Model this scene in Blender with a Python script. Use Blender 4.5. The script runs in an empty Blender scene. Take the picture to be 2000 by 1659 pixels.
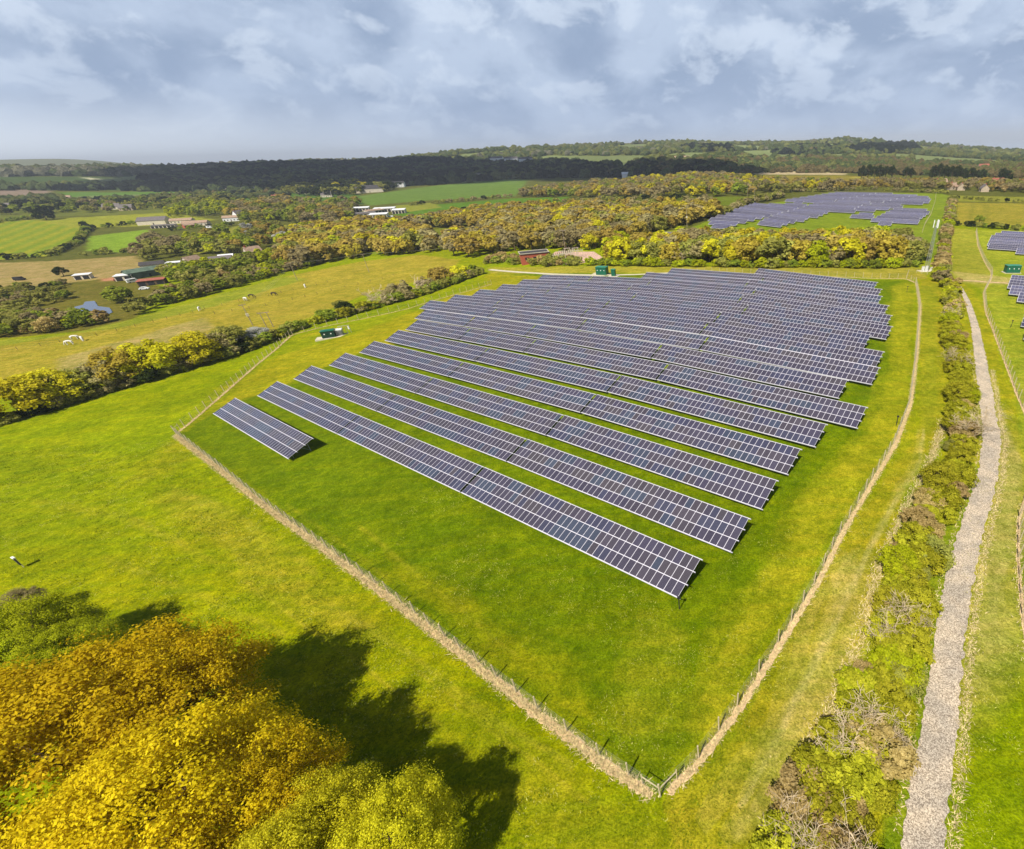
import bpy, math, random
import numpy as np
from mathutils import Vector, Matrix

# ------------------------------------------------------------------ camera, world, sun
FPX, CX, CY, PITCH, ROLL, CAMH = 934.461, 1363.70, 881.26, 0.5675, -0.0288, 43.0
scene = bpy.context.scene
C = scene.collection
cp, sp = math.cos(PITCH), math.sin(PITCH)
cr, sr = math.cos(ROLL), math.sin(ROLL)
FW = np.array([0, cp, -sp]); UP0 = np.array([0, sp, cp]); RT0 = np.array([1.0, 0, 0])
RT = cr*RT0 + sr*UP0; UPV = -sr*RT0 + cr*UP0
CAM = np.array([0, 0, CAMH])
cd = bpy.data.cameras.new('camera'); cam = bpy.data.objects.new('camera', cd); C.objects.link(cam)
cd.sensor_fit = 'HORIZONTAL'; cd.sensor_width = 36.0; cd.lens = 36.0*FPX/2000.0
cd.shift_x = (1000.0-CX)/2000.0; cd.shift_y = (CY-829.5)/2000.0
cd.clip_start = 0.5; cd.clip_end = 80000.0
m = Matrix(((RT[0], UPV[0], -FW[0], 0), (RT[1], UPV[1], -FW[1], 0), (RT[2], UPV[2], -FW[2], CAMH), (0, 0, 0, 1)))
cam.matrix_world = m
scene.camera = cam
scene.view_settings.view_transform = 'Standard'
scene.view_settings.look = 'None'
scene.view_settings.exposure = 0.32
scene.view_settings.gamma = 1.0
scene.cycles.volume_bounces = 0
scene.cycles.max_bounces = 6
scene.cycles.diffuse_bounces = 2
scene.cycles.glossy_bounces = 2
scene.cycles.transparent_max_bounces = 4

SUN_EL = math.radians(53.0)
SH_AZ = math.radians(64.0)                       # direction the shadows point, from +x towards +y
TOSUN = Vector((-math.cos(SH_AZ)*math.cos(SUN_EL), -math.sin(SH_AZ)*math.cos(SUN_EL), math.sin(SUN_EL)))
sl = bpy.data.lights.new('sun', 'SUN'); sl.energy = 4.9; sl.angle = math.radians(0.6); sl.color = (1.0, 0.94, 0.84)
so = bpy.data.objects.new('sun', sl); C.objects.link(so)
so.rotation_euler = (-TOSUN).to_track_quat('-Z', 'Y').to_euler(); so.location = (0, 0, 200)

w = bpy.data.worlds.new('World'); scene.world = w; w.use_nodes = True
nt = w.node_tree; nt.nodes.clear()
def N(nt, t, **kw):
    n = nt.nodes.new(t)
    for k, v in kw.items(): setattr(n, k, v)
    return n
def L(nt, a, b): nt.links.new(a, b)
def mth(nt, op, a, b=None, clamp=False):
    n = nt.nodes.new('ShaderNodeMath'); n.operation = op; n.use_clamp = clamp
    for i, v in enumerate((a, b)):
        if v is None: continue
        if isinstance(v, (int, float)): n.inputs[i].default_value = v
        else: nt.links.new(v, n.inputs[i])
    return n.outputs[0]
def mixc(nt, f, a, b, mode='MIX'):
    n = nt.nodes.new('ShaderNodeMixRGB'); n.blend_type = mode
    for i, v in enumerate((f, a, b)):
        if isinstance(v, (int, float)): n.inputs[i].default_value = v
        elif isinstance(v, tuple): n.inputs[i].default_value = (v[0], v[1], v[2], 1)
        else: nt.links.new(v, n.inputs[i])
    return n.outputs[0]
def ramp(nt, f, lo, hi):
    n = nt.nodes.new('ShaderNodeMapRange'); n.interpolation_type = 'SMOOTHSTEP'
    nt.links.new(f, n.inputs[0]); n.inputs[1].default_value = lo; n.inputs[2].default_value = hi
    return n.outputs[0]
tc = N(nt, 'ShaderNodeTexCoord'); sep = N(nt, 'ShaderNodeSeparateXYZ'); L(nt, tc.outputs['Generated'], sep.inputs[0])
zz = mth(nt, 'MAXIMUM', sep.outputs[2], 0.0)
zd = mth(nt, 'ADD', zz, 0.50)
comb = N(nt, 'ShaderNodeCombineXYZ')
L(nt, mth(nt, 'DIVIDE', sep.outputs[0], zd), comb.inputs[0]); L(nt, mth(nt, 'DIVIDE', sep.outputs[1], zd), comb.inputs[1])
def wnoise(scale, detail, rough, off, yscale=1.0):
    mp = N(nt, 'ShaderNodeMapping'); mp.inputs['Location'].default_value = off; mp.inputs['Scale'].default_value = (1, yscale, 1)
    L(nt, comb.outputs[0], mp.inputs[0])
    n = N(nt, 'ShaderNodeTexNoise'); n.inputs['Scale'].default_value = scale; n.inputs['Detail'].default_value = detail
    n.inputs['Roughness'].default_value = rough; n.inputs['Distortion'].default_value = 0.25
    L(nt, mp.outputs[0], n.inputs['Vector']); return n.outputs[0]
n1 = wnoise(3.6, 9.0, 0.52, (3.1, 1.7, 0)); n2 = wnoise(7.0, 9.0, 0.58, (7.3, -4.2, 2.0))
sky = N(nt, 'ShaderNodeTexSky', sky_type='NISHITA', sun_disc=False, sun_elevation=SUN_EL, sun_rotation=math.atan2(TOSUN.x, TOSUN.y))
c1 = mixc(nt, ramp(nt, n1, 0.36, 0.62), (3.2, 4.2, 6.0), (5.3, 6.4, 8.2))
c2 = mixc(nt, mth(nt, 'MULTIPLY', ramp(nt, n2, 0.49, 0.62), 0.5), c1, (7.6, 8.6, 10.0))
c3 = mixc(nt, mth(nt, 'MULTIPLY', ramp(nt, n2, 0.45, 0.28), 0.45), c2, (3.1, 4.0, 5.8))
# paler strip low in the west
west = mth(nt, 'MULTIPLY', ramp(nt, sep.outputs[0], -0.25, -0.8), mth(nt, 'SUBTRACT', 1.0, ramp(nt, zz, 0.0, 0.09)))
c4 = mixc(nt, mth(nt, 'MULTIPLY', mth(nt, 'SUBTRACT', 1.0, ramp(nt, zz, 0.0, 0.14)), 0.55), c3, (4.2, 5.4, 7.6))
c4 = mixc(nt, west, c4, (8.3, 9.1, 10.1))
high = ramp(nt, zz, 0.22, 0.42)  # sky above the visible band is dimmed to cut fill light and deepen shadows
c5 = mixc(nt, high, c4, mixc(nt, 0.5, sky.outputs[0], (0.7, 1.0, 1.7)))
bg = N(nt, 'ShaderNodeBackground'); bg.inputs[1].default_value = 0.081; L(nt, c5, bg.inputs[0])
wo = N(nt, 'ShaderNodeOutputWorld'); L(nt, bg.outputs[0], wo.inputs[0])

# ------------------------------------------------------------------ small helpers
def tag(o, label=None, cat=None, group=None, kind=None):
    if label: o['label'] = label
    if cat: o['category'] = cat
    if group: o['group'] = group
    if kind: o['kind'] = kind
    return o
def empty(name, loc, rz=0.0):
    o = bpy.data.objects.new(name, None); C.objects.link(o); o.location = loc; o.rotation_euler = (0, 0, rz)
    o.empty_display_size = 0.5; return o
def link(name, me, parent=None, loc=None, rot=None, scl=None):
    o = bpy.data.objects.new(name, me); C.objects.link(o)
    if parent: o.parent = parent
    if loc is not None: o.location = loc
    if rot is not None: o.rotation_euler = rot
    if scl is not None: o.scale = scl
    return o
def np_mesh(name, V, F, mats=(), mi=None, col=None, smooth=False, uv=None):
    V = np.asarray(V, dtype=np.float32); F = np.asarray(F, dtype=np.int32)
    me = bpy.data.meshes.new(name); k = F.shape[1]
    me.vertices.add(len(V)); me.vertices.foreach_set('co', V.ravel())
    me.loops.add(F.size); me.loops.foreach_set('vertex_index', F.ravel())
    me.polygons.add(len(F)); me.polygons.foreach_set('loop_start', np.arange(0, F.size, k, dtype=np.int32))
    me.polygons.foreach_set('loop_total', np.full(len(F), k, dtype=np.int32))
    if mi is not None: me.polygons.foreach_set('material_index', np.asarray(mi, dtype=np.int32))
    me.polygons.foreach_set('use_smooth', np.full(len(F), smooth, dtype=bool))
    for q in mats: me.materials.append(q)
    me.update(calc_edges=True)
    if col is not None:
        a = me.color_attributes.new('Col', 'FLOAT_COLOR', 'POINT')
        c4 = np.ones((len(V), 4), dtype=np.float32); c4[:, :3] = col; a.data.foreach_set('color', c4.ravel())
    if uv is not None:
        u = me.uv_layers.new(name='UVMap'); u.data.foreach_set('uv', np.asarray(uv, dtype=np.float32).ravel())
    return me
class MB:
    """collects quads (and triangles as degenerate-free ngons) for one mesh"""
    def __init__(s): s.v = []; s.f = []; s.m = []
    def face(s, pts, m=0):
        b = len(s.v); s.v += [tuple(p) for p in pts]; s.f.append(tuple(range(b, b+len(pts)))); s.m.append(m)
    def box(s, x0, x1, y0, y1, z0, z1, m=0, M=None):
        P = [Vector((x, y, z)) for x in (x0, x1) for y in (y0, y1) for z in (z0, z1)]
        if M is not None: P = [M @ p for p in P]
        b = len(s.v); s.v += [tuple(p) for p in P]
        for q in ((0, 1, 3, 2), (4, 6, 7, 5), (0, 4, 5, 1), (2, 3, 7, 6), (0, 2, 6, 4), (1, 5, 7, 3)):
            s.f.append(tuple(b+i for i in q)); s.m.append(m)
    def tube(s, a, b_, r0, r1=None, n=6, m=0, cap=True):
        a = Vector(a); b_ = Vector(b_); r1 = r0 if r1 is None else r1
        d = (b_-a)
        if d.length < 1e-6: return
        d.normalize(); u = d.orthogonal().normalized(); v = d.cross(u)
        k = len(s.v)
        for (c, r) in ((a, r0), (b_, r1)):
            for i in range(n):
                t = 2*math.pi*i/n; s.v.append(tuple(c + u*math.cos(t)*r + v*math.sin(t)*r))
        for i in range(n):
            j = (i+1) % n; s.f.append((k+i, k+j, k+n+j, k+n+i)); s.m.append(m)
        if cap: s.f.append(tuple(k+n-1-i for i in range(n))); s.m.append(m); s.f.append(tuple(k+n+i for i in range(n))); s.m.append(m)
    def mesh(s, name, *mats, smooth=False):
        me = bpy.data.meshes.new(name); me.from_pydata(s.v, [], s.f)
        for q in mats: me.materials.append(q)
        if len(mats) > 1: me.polygons.foreach_set('material_index', s.m)
        if smooth: me.polygons.foreach_set('use_smooth', [True]*len(s.f))
        me.update(); return me
def lin(r, g, b, k=1.0):
    f = lambda c: (c/255/12.92 if c/255 <= 0.04045 else ((c/255+0.055)/1.055)**2.4)
    return (f(r)*k, f(g)*k, f(b)*k)
def mat(name, col, rough=0.7, metal=0.0, var=0.25, scale=2.0, spec=0.3, bump=0.0, col2=None):
    m_ = bpy.data.materials.new(name); m_.use_nodes = True; t = m_.node_tree; b = t.nodes['Principled BSDF']
    b.inputs['Roughness'].default_value = rough; b.inputs['Metallic'].default_value = metal
    b.inputs['Specular IOR Level'].default_value = spec
    no = N(t, 'ShaderNodeTexNoise'); no.inputs['Scale'].default_value = scale; no.inputs['Detail'].default_value = 5
    tc_ = N(t, 'ShaderNodeTexCoord'); L(t, tc_.outputs['Object'], no.inputs['Vector'])
    a = tuple(c*(1-var) for c in col); c2_ = tuple(min(1, c*(1+var)) for c in (col2 or col))
    L(t, mixc(t, ramp(t, no.outputs[0], 0.3, 0.7), a, c2_), b.inputs['Base Color'])
    if bump:
        bp = N(t, 'ShaderNodeBump'); bp.inputs['Distance'].default_value = bump; L(t, no.outputs[0], bp.inputs['Height']); L(t, bp.outputs[0], b.inputs['Normal'])
    return m_

# ------------------------------------------------------------------ terrain
PQ = dict(a=0.0405, b=0.0146, q0=-5.2871, q1=0.4179, q2=-0.7329, c0=-3.3676, c1=-1.2156, c2=-1.0602, c3=-1.5584)
def sstep(a, b, x):
    t = np.clip((x-a)/(b-a), 0, 1); return t*t*(3-2*t)
def sclamp(x, a, b, k=14.0):
    x = np.where(x < a+k, a+k*np.exp(np.clip((x-a-k)/k, -50, 0)), x)
    return np.where(x > b-k, b-k*np.exp(np.clip((b-k-x)/k, -50, 0)), x)
def raydir(px, py):
    return RT*((px-CX)/FPX) - UPV*((py-CY)/FPX) + FW
# skyline read as (pixel column, pixel row, distance of the ridge)
SKYL = [(-400, 324), (0, 330), (200, 330), (350, 326), (500, 321), (700, 314), (824, 303), (900, 297), (1000, 290), (1150, 283), (1350, 275), (1500, 277), (1650, 271), (1750, 279), (1850, 287), (2000, 296), (2300, 318)]
_az = []; _zr = []
for (u_, v_) in SKYL:
    d_ = raydir(u_, v_); _az.append(math.atan2(d_[0], d_[1])); _zr.append(CAMH + 3000*d_[2]/math.hypot(d_[0], d_[1]))
def hgt(x, y, pond=True):
    x = np.asarray(x, dtype=float); y = np.asarray(y, dtype=float)
    X = sclamp(x, -125, 75); Y = sclamp(y, 8, 218)
    u = X/100; v = (Y-100)/100; p = PQ
    z = p['a']*X + p['b']*Y + p['q0']*u*u + p['q1']*u*v + p['q2']*v*v + p['c0']*u**3 + p['c1']*u*u*v + p['c2']*u*v*v + p['c3']*v**3
    lf = np.maximum(0, -(x+105) - 0.0*y)
    z = z - 15*(1-np.exp(-lf/260))
    D = np.hypot(x, y); az = np.arctan2(x, y)
    zr = np.interp(az, _az, _zr)
    f = sstep(650, 3000, D)**1.25
    z = z*(1-f) + zr*f
    roll = np.sin(x/310+1.3)*np.cos(y/270+0.4)*5 + np.sin(x/130+y/170)*2
    z = z + roll*sstep(500, 1200, D)*(1-sstep(2200, 2900, D))
    g = sstep(3100, 4700, D)
    z = z*(1-g) + (-60)*g
    # far hazy hills in the west
    z = z + 172*np.exp(-((D-6800)/1300)**2)*sstep(-0.64, -0.90, az)*(0.92+0.08*np.sin(az*37))*(np.abs(az) < 2.2)
    if pond and POND is not None:
        q = np.exp(-(((x-POND[0])/(POND[3]))**2+((y-POND[1])/(POND[3]))**2)**2)
        z = z*(1-q) + (POND[2]-0.15)*q
    return z
POND = None
def at(px, py, zoff=0.0, pond=True):
    """world point where the sight line of a reference pixel meets the terrain (+zoff)"""
    d = raydir(px, py); hd = math.hypot(d[0], d[1])
    rr = np.concatenate([np.arange(8, 400, 1.0), 400*1.012**np.arange(0, 290)])
    t = rr/hd; X = d[0]*t; Y = d[1]*t; Z = CAMH + d[2]*t
    g_ = Z - (hgt(X, Y, pond)+zoff)
    i = np.argmax(g_ < 0)
    if g_[i] >= 0: i = len(rr)-1
    if i == 0: i = 1
    a, b = t[i-1], t[i]
    for _ in range(24):
        c_ = 0.5*(a+b)
        if CAMH+d[2]*c_ - (float(hgt(d[0]*c_, d[1]*c_, pond))+zoff) < 0: b = c_
        else: a = c_
    P = CAM + d*b
    return Vector((P[0], P[1], float(hgt(P[0], P[1], pond))))
def topix(P):
    P = np.atleast_2d(np.asarray(P, dtype=float)) - CAM
    z = P @ FW
    return np.stack([CX+FPX*(P @ RT)/z, CY-FPX*(P @ UPV)/z], 1), z
def atz(px, py, z):
    d = raydir(px, py); t = (z-CAMH)/d[2]; return Vector((d[0]*t, d[1]*t, z))
def gpt(x, y, dz=0.0): return Vector((x, y, float(hgt(x, y))+dz))
_p = at(188, 606); POND = (_p.x, _p.y, _p.z, 26.0)
_p = None
def inpoly(P, poly):
    x, y = P[:, 0], P[:, 1]; ins = np.zeros(len(P), dtype=bool); n = len(poly); j = n-1
    for i in range(n):
        xi, yi = poly[i]; xj, yj = poly[j]
        c = ((yi > y) != (yj > y)) & (x < (xj-xi)*(y-yi)/((yj-yi) if yj != yi else 1e-9) + xi)
        ins ^= c; j = i
    return ins
def wpoly(pts):
    """pixel outline -> outline on the ground, with extra points along each side"""
    out = []
    for i in range(len(pts)):
        a = pts[i]; b = pts[(i+1) % len(pts)]; n = max(1, int(max(abs(a[0]-b[0])/120, abs(a[1]-b[1])/40)))
        for k in range(n):
            q = at(a[0]+(b[0]-a[0])*k/n, a[1]+(b[1]-a[1])*k/n); out.append((q.x, q.y))
    return out
def vnoise(x, y, s, seed=0):
    """cheap value noise"""
    x = np.asarray(x)/s; y = np.asarray(y)/s; xi = np.floor(x); yi = np.floor(y); fx = x-xi; fy = y-yi
    def h(a, b):
        q = np.sin(a*127.1+b*311.7+seed*74.7)*43758.5453; return q-np.floor(q)
    fx = fx*fx*(3-2*fx); fy = fy*fy*(3-2*fy)
    return (h(xi, yi)*(1-fx)+h(xi+1, yi)*fx)*(1-fy) + (h(xi, yi+1)*(1-fx)+h(xi+1, yi+1)*fx)*fy

def gc(r, g, b):
    c = np.array(lin(r, g, b, 0.80))
    if g >= r*0.93 and b < 75: c *= [1.10, 1.0, .55]
    return c
# ground colours: (pixel outline, colour, edge softness factor, amount)
ZONES = [
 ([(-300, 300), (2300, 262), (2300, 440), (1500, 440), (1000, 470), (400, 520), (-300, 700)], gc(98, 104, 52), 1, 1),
 # front field west of the fence, slightly drier swathes
 ([(290, 960), (350, 955), (560, 1085), (700, 1185), (745, 1255), (640, 1235), (480, 1130)], gc(170, 166, 56), 5, 0.5),
 ([(820, 1310), (1000, 1440), (1200, 1560), (1330, 1600), (1420, 1720), (1150, 1720), (950, 1500)], gc(164, 164, 44), 6, 0.4),
 ([(430, 760), (560, 690), (620, 680), (420, 860), (340, 930), (250, 950)], gc(160, 160, 38), 6, 0.5),
 # inside the fence
 ([(352, 848), (1290, 1548), (1600, 1095), (1785, 828), (1783, 548), (960, 530), (830, 605), (590, 655)], gc(112, 136, 8), 1.0, 1),
 ([(352, 848), (590, 655), (830, 605), (960, 530), (1100, 545), (900, 640), (700, 690), (540, 760), (420, 800)], gc(168, 166, 34), 3, 0.85),
 ([(1783, 548), (1785, 828), (1640, 1040), (1500, 1230), (1370, 1440), (1330, 1380), (1440, 1190), (1560, 980), (1680, 850), (1740, 720), (1740, 560)], gc(164, 168, 38), 4, 0.85),
 ([(700, 1080), (850, 1120), (1100, 1300), (1200, 1440), (1080, 1370), (900, 1240)], gc(160, 162, 24), 6, 0.6),
 ([(1240, 1180), (1330, 1220), (1300, 1500), (1180, 1400)], gc(160, 168, 40), 7, 0.5),
 # grass lane between fence and hedgerow
 ([(1295, 1575), (1610, 1100), (1797, 832), (1797, 548), (1840, 548), (1850, 700), (1850, 850), (1770, 950), (1720, 1150), (1660, 1350), (1520, 1720), (1330, 1720)], gc(162, 162, 40), 1.5, 1),
 ([(1640, 1080), (1690, 1120), (1640, 1300), (1480, 1560), (1420, 1640), (1400, 1600), (1560, 1300)], gc(198, 184, 92), 6, 0.75),
 ([(1800, 560), (1830, 560), (1840, 800), (1790, 900), (1800, 820)], gc(140, 155, 40), 3, 0.6),
 # verges either side of the gravel track
 ([(1870, 540), (1930, 600), (1990, 800), (2010, 1000), (1985, 1250), (2000, 1720), (1500, 1720), (1650, 1400), (1760, 1100), (1850, 860), (1850, 560)], gc(162, 166, 34), 2, 1),
 ([(1950, 780), (2000, 900), (1990, 1250), (2000, 1720), (1870, 1720), (1900, 1300), (1940, 1000)], gc(176, 170, 78), 3, 0.9),
 # fields on the far right
 ([(1905, 450), (1935, 530), (1922, 570), (1985, 770), (2010, 1000), (2300, 1000), (2300, 450)], gc(156, 170, 54), 1, 1),
 ([(1850, 445), (1905, 450), (1935, 530), (1925, 570), (1870, 540), (1845, 500)], gc(158, 164, 62), 2, 1),
 ([(1860, 530), (1990, 545), (2000, 556), (1880, 552)], gc(196, 178, 100), 3, 0.8),
 ([(1868, 396), (2300, 402), (2300, 442), (1868, 440)], gc(158, 152, 64), 1, 1),
 ([(1860, 382), (2300, 392), (2300, 400), (1865, 394)], gc(140, 145, 62), 1, 1),
 ([(1895, 398), (1905, 398), (1900, 438), (1888, 438)], gc(134, 136, 54), 1, 0.7),
 ([(1920, 400), (1932, 400), (1934, 438), (1920, 438)], gc(136, 138, 54), 1, 0.7),
 # second solar field
 ([(1290, 470), (1400, 425), (1500, 398), (1620, 376), (1840, 378), (1862, 385), (1846, 500), (1700, 520), (1450, 480)], gc(128, 150, 44), 1, 1),
 # field behind, pale strips
 ([(1480, 343), (1650, 343), (1850, 352), (1860, 364), (1640, 366), (1500, 362)], gc(140, 132, 56), 1, 1),
 ([(1455, 336), (1560, 335), (1655, 339), (1650, 342), (1480, 341)], gc(196, 176, 132), 1, 1),
 ([(1650, 346), (1700, 347), (1760, 350), (1700, 352)], gc(178, 165, 70), 1, 1),
 ([(1905, 322), (2100, 325), (2100, 329), (1910, 326)], gc(190, 180, 125), 1, 1),
 ([(1850, 322), (1900, 324), (2100, 332), (2100, 345), (1860, 335)], gc(118, 122, 60), 1, 1),
 ([(1870, 306), (1890, 304), (1920, 308), (1900, 312)], gc(140, 145, 100), 1, 1),
 # middle distance
 ([(690, 385), (860, 362), (1000, 349), (1030, 352), (1005, 384), (830, 392), (720, 402)], gc(104, 134, 68), 1, 1),
 ([(800, 404), (1000, 388), (1110, 384), (1115, 392), (900, 422), (770, 440), (720, 444)], gc(92, 130, 38), 1, 1),
 ([(770, 402), (850, 396), (860, 406), (800, 414), (775, 416)], gc(140, 148, 66), 1, 1),
 ([(1090, 392), (1480, 386), (1430, 402), (1180, 402)], gc(110, 128, 42), 1, 1),
 ([(850, 446), (945, 445), (970, 458), (880, 466), (850, 460)], gc(118, 128, 50), 1, 1),
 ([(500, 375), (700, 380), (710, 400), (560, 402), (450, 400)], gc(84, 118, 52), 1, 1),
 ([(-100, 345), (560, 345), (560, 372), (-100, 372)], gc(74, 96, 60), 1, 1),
 ([(-100, 372), (100, 370), (90, 382), (-100, 384)], gc(150, 130, 110), 1, 1),
 ([(110, 376), (420, 374), (400, 392), (180, 398)], gc(96, 134, 62), 1, 1),
 ([(150, 346), (190, 349), (330, 352), (330, 354), (180, 352)], gc(205, 200, 160), 1, 1),
 ([(-100, 398), (240, 398), (420, 400), (400, 414), (-100, 430)], gc(110, 120, 62), 1, 1),
 ([(-100, 440), (60, 430), (330, 415), (420, 430), (340, 440), (160, 445), (110, 500), (-100, 516)], gc(150, 158, 62), 1, 1),
 ([(175, 462), (290, 448), (305, 470), (270, 495), (170, 490)], gc(132, 165, 58), 1, 1),
 ([(300, 470), (420, 455), (470, 440), (560, 440), (540, 470), (380, 500)], gc(146, 150, 68), 1, 1),
 ([(-100, 516), (90, 511), (265, 500), (290, 520), (210, 545), (40, 562), (-100, 566)], gc(172, 150, 88), 1, 1),
 ([(-100, 566), (60, 566), (200, 545), (260, 550), (320, 560), (250, 640), (-100, 670)], gc(116, 114, 56), 1, 1),
 ([(-100, 582), (44, 584), (36, 600), (-100, 616)], gc(206, 152, 112), 1, 1),
 ([(192, 545), (262, 538), (268, 546), (200, 550)], gc(200, 140, 100), 1, 1),
 # paddocks with the horses
 ([(-100, 672), (130, 655), (240, 628), (420, 578), (560, 540), (700, 512), (820, 498), (900, 508), (870, 535), (700, 580), (560, 640), (440, 660), (300, 700), (-100, 790)], gc(168, 160, 66), 1, 1),
 ([(-100, 672), (130, 655), (240, 628), (420, 578), (560, 540), (600, 545), (440, 592), (240, 640), (-100, 690)], gc(144, 158, 56), 2, 0.9),
 ([(120, 700), (260, 660), (400, 620), (420, 640), (250, 700), (100, 740)], gc(180, 162, 92), 3, 0.8),
 ([(-100, 850), (150, 780), (480, 690), (700, 632), (950, 540), (955, 552), (700, 650), (560, 690), (400, 740), (200, 800), (-100, 880)], gc(144, 162, 10), 3, 0.8),
 # grass around the big transformer kiosk and along the north fence
 ([(950, 523), (1150, 520), (1800, 523), (1810, 545), (1300, 534), (960, 534)], gc(168, 165, 72), 1, 1),
]

def band(pts, w_):
    """thin outline either side of a pixel polyline"""
    a = [(x, y-w_) for x, y in pts]; return a+[(x, y+w_) for x, y in reversed(pts)]
for pts, w_, c, a in [([(470, 1130), (600, 1225), (730, 1320), (860, 1420)], 4, (178, 174, 60), .6), ([(800, 1300), (930, 1400), (1060, 1500), (1150, 1570)], 5, (180, 174, 60), .5),
                      ([(250, 1010), (380, 1075), (520, 1160)], 5, (174, 172, 56), .5), ([(700, 1030), (850, 1150), (1010, 1280)], 5, (168, 170, 48), .45), ([(560, 985), (660, 1060), (760, 1135)], 4, (166, 168, 46), .4), ([(200, 1090), (400, 1170), (560, 1240)], 7, (166, 168, 50), .45), ([(60, 980), (230, 1010), (400, 1090)], 7, (164, 168, 46), .4), ([(640, 1180), (800, 1280), (960, 1400), (1120, 1500)], 8, (172, 172, 62), .4),
                      ([(330, 960), (450, 1000), (620, 1120)], 10, (176, 172, 70), .3)]:
    ZONES.append((band(pts, w_), gc(*c), .6, a))
for pts, c, a, soft in [([(1800, 840), (1790, 900), (1740, 980), (1690, 1080), (1620, 1220), (1540, 1380), (1440, 1580), (1452, 1580), (1552, 1384), (1632, 1224), (1700, 1084), (1750, 984), (1798, 904), (1806, 840)], (206, 192, 110), .6, .8),
                        ([(1640, 1000), (1600, 1090), (1530, 1220), (1450, 1370), (1380, 1500), (1395, 1505), (1468, 1378), (1548, 1224), (1616, 1094), (1654, 1004)], (128, 150, 26), .7, 1.2),
                        ([(1895, 905), (1850, 1010), (1815, 1120), (1790, 1250), (1760, 1400), (1730, 1560), (1715, 1720), (1800, 1720), (1815, 1500), (1840, 1300), (1858, 1180), (1890, 1060), (1925, 920)], (126, 152, 34), .85, 1)]:
    ZONES.append((pts, gc(*c), soft, a))
def build_ground():
    azs = np.concatenate([np.radians(np.arange(-180, -66, 6.0)), np.radians(np.arange(-66, 44, 0.2)), np.radians(np.arange(44, 180.1, 6.0))])
    r = [4.0]
    while r[-1] < 14000: r.append(r[-1]*(1.0068 if r[-1] < 1500 else 1.015))
    r = np.array(r); na, nr = len(azs), len(r)
    A, R_ = np.meshgrid(azs, r); X = (R_*np.sin(A)).ravel(); Y = (R_*np.cos(A)).ravel(); Z = hgt(X, Y)
    V = np.stack([X, Y, Z], 1)
    i, j = np.meshgrid(np.arange(nr-1), np.arange(na-1), indexing='ij'); k = (i*na+j).ravel()
    F = np.stack([k, k+1, k+na+1, k+na], 1)[:, ::-1]
    col = np.empty((len(V), 3)); D = np.hypot(X, Y)
    base = gc(145, 160, 8)
    b = vnoise(X, Y, 23, 1)*0.6+vnoise(X, Y, 9, 2)*0.4
    col[:] = base
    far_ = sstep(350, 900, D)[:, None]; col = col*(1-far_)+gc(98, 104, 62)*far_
    fp = (vnoise(X, Y, 210, 21)*.6+vnoise(X*1.0, Y*.6, 120, 22)*.4 > .60) & (D > 1300)
    col *= (0.86+0.3*b)[:, None]; col[:, 0] *= 0.90+0.16*vnoise(X, Y, 31, 5)
    fr = (np.abs(A.ravel()+0.19) < 1.0)
    rng = np.random.default_rng(4)
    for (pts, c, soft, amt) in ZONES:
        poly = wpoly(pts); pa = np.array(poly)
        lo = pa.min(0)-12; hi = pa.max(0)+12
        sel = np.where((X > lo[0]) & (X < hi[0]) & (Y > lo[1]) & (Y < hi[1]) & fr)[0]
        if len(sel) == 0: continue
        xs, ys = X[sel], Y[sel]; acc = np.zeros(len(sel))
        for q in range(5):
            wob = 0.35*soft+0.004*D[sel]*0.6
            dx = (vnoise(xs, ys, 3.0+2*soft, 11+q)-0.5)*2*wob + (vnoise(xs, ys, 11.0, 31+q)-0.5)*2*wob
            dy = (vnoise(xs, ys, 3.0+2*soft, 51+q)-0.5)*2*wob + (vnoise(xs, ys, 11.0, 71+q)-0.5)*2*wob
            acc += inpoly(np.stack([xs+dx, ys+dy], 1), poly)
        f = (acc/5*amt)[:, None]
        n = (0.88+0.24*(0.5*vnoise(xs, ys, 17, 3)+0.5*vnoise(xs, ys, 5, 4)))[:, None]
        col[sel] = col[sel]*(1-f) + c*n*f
    col[fp] = gc(132, 142, 84)*(0.8+0.4*vnoise(X[fp], Y[fp], 300, 24))[:, None]
    # mown rows in the hay field on the left
    poly = wpoly([(-100, 440), (60, 430), (150, 446), (165, 462), (108, 498), (-100, 514)])
    mk = inpoly(np.stack([X, Y], 1), poly)
    s_ = 0.5+0.5*np.sin((X*0.80+Y*0.60)/15.0*2*math.pi)
    col[mk] = gc(122, 150, 44)*(1-s_[mk, None]) + gc(156, 160, 48)*s_[mk, None]
    # wheel marks and mowing lines, lengthways on the grass lane and parallel to the near fence
    me = np_mesh('ground', V, F, [ground_mat()], col=col, smooth=True)
    o = link('ground', me); tag(o, kind='structure')
    return o
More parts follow.
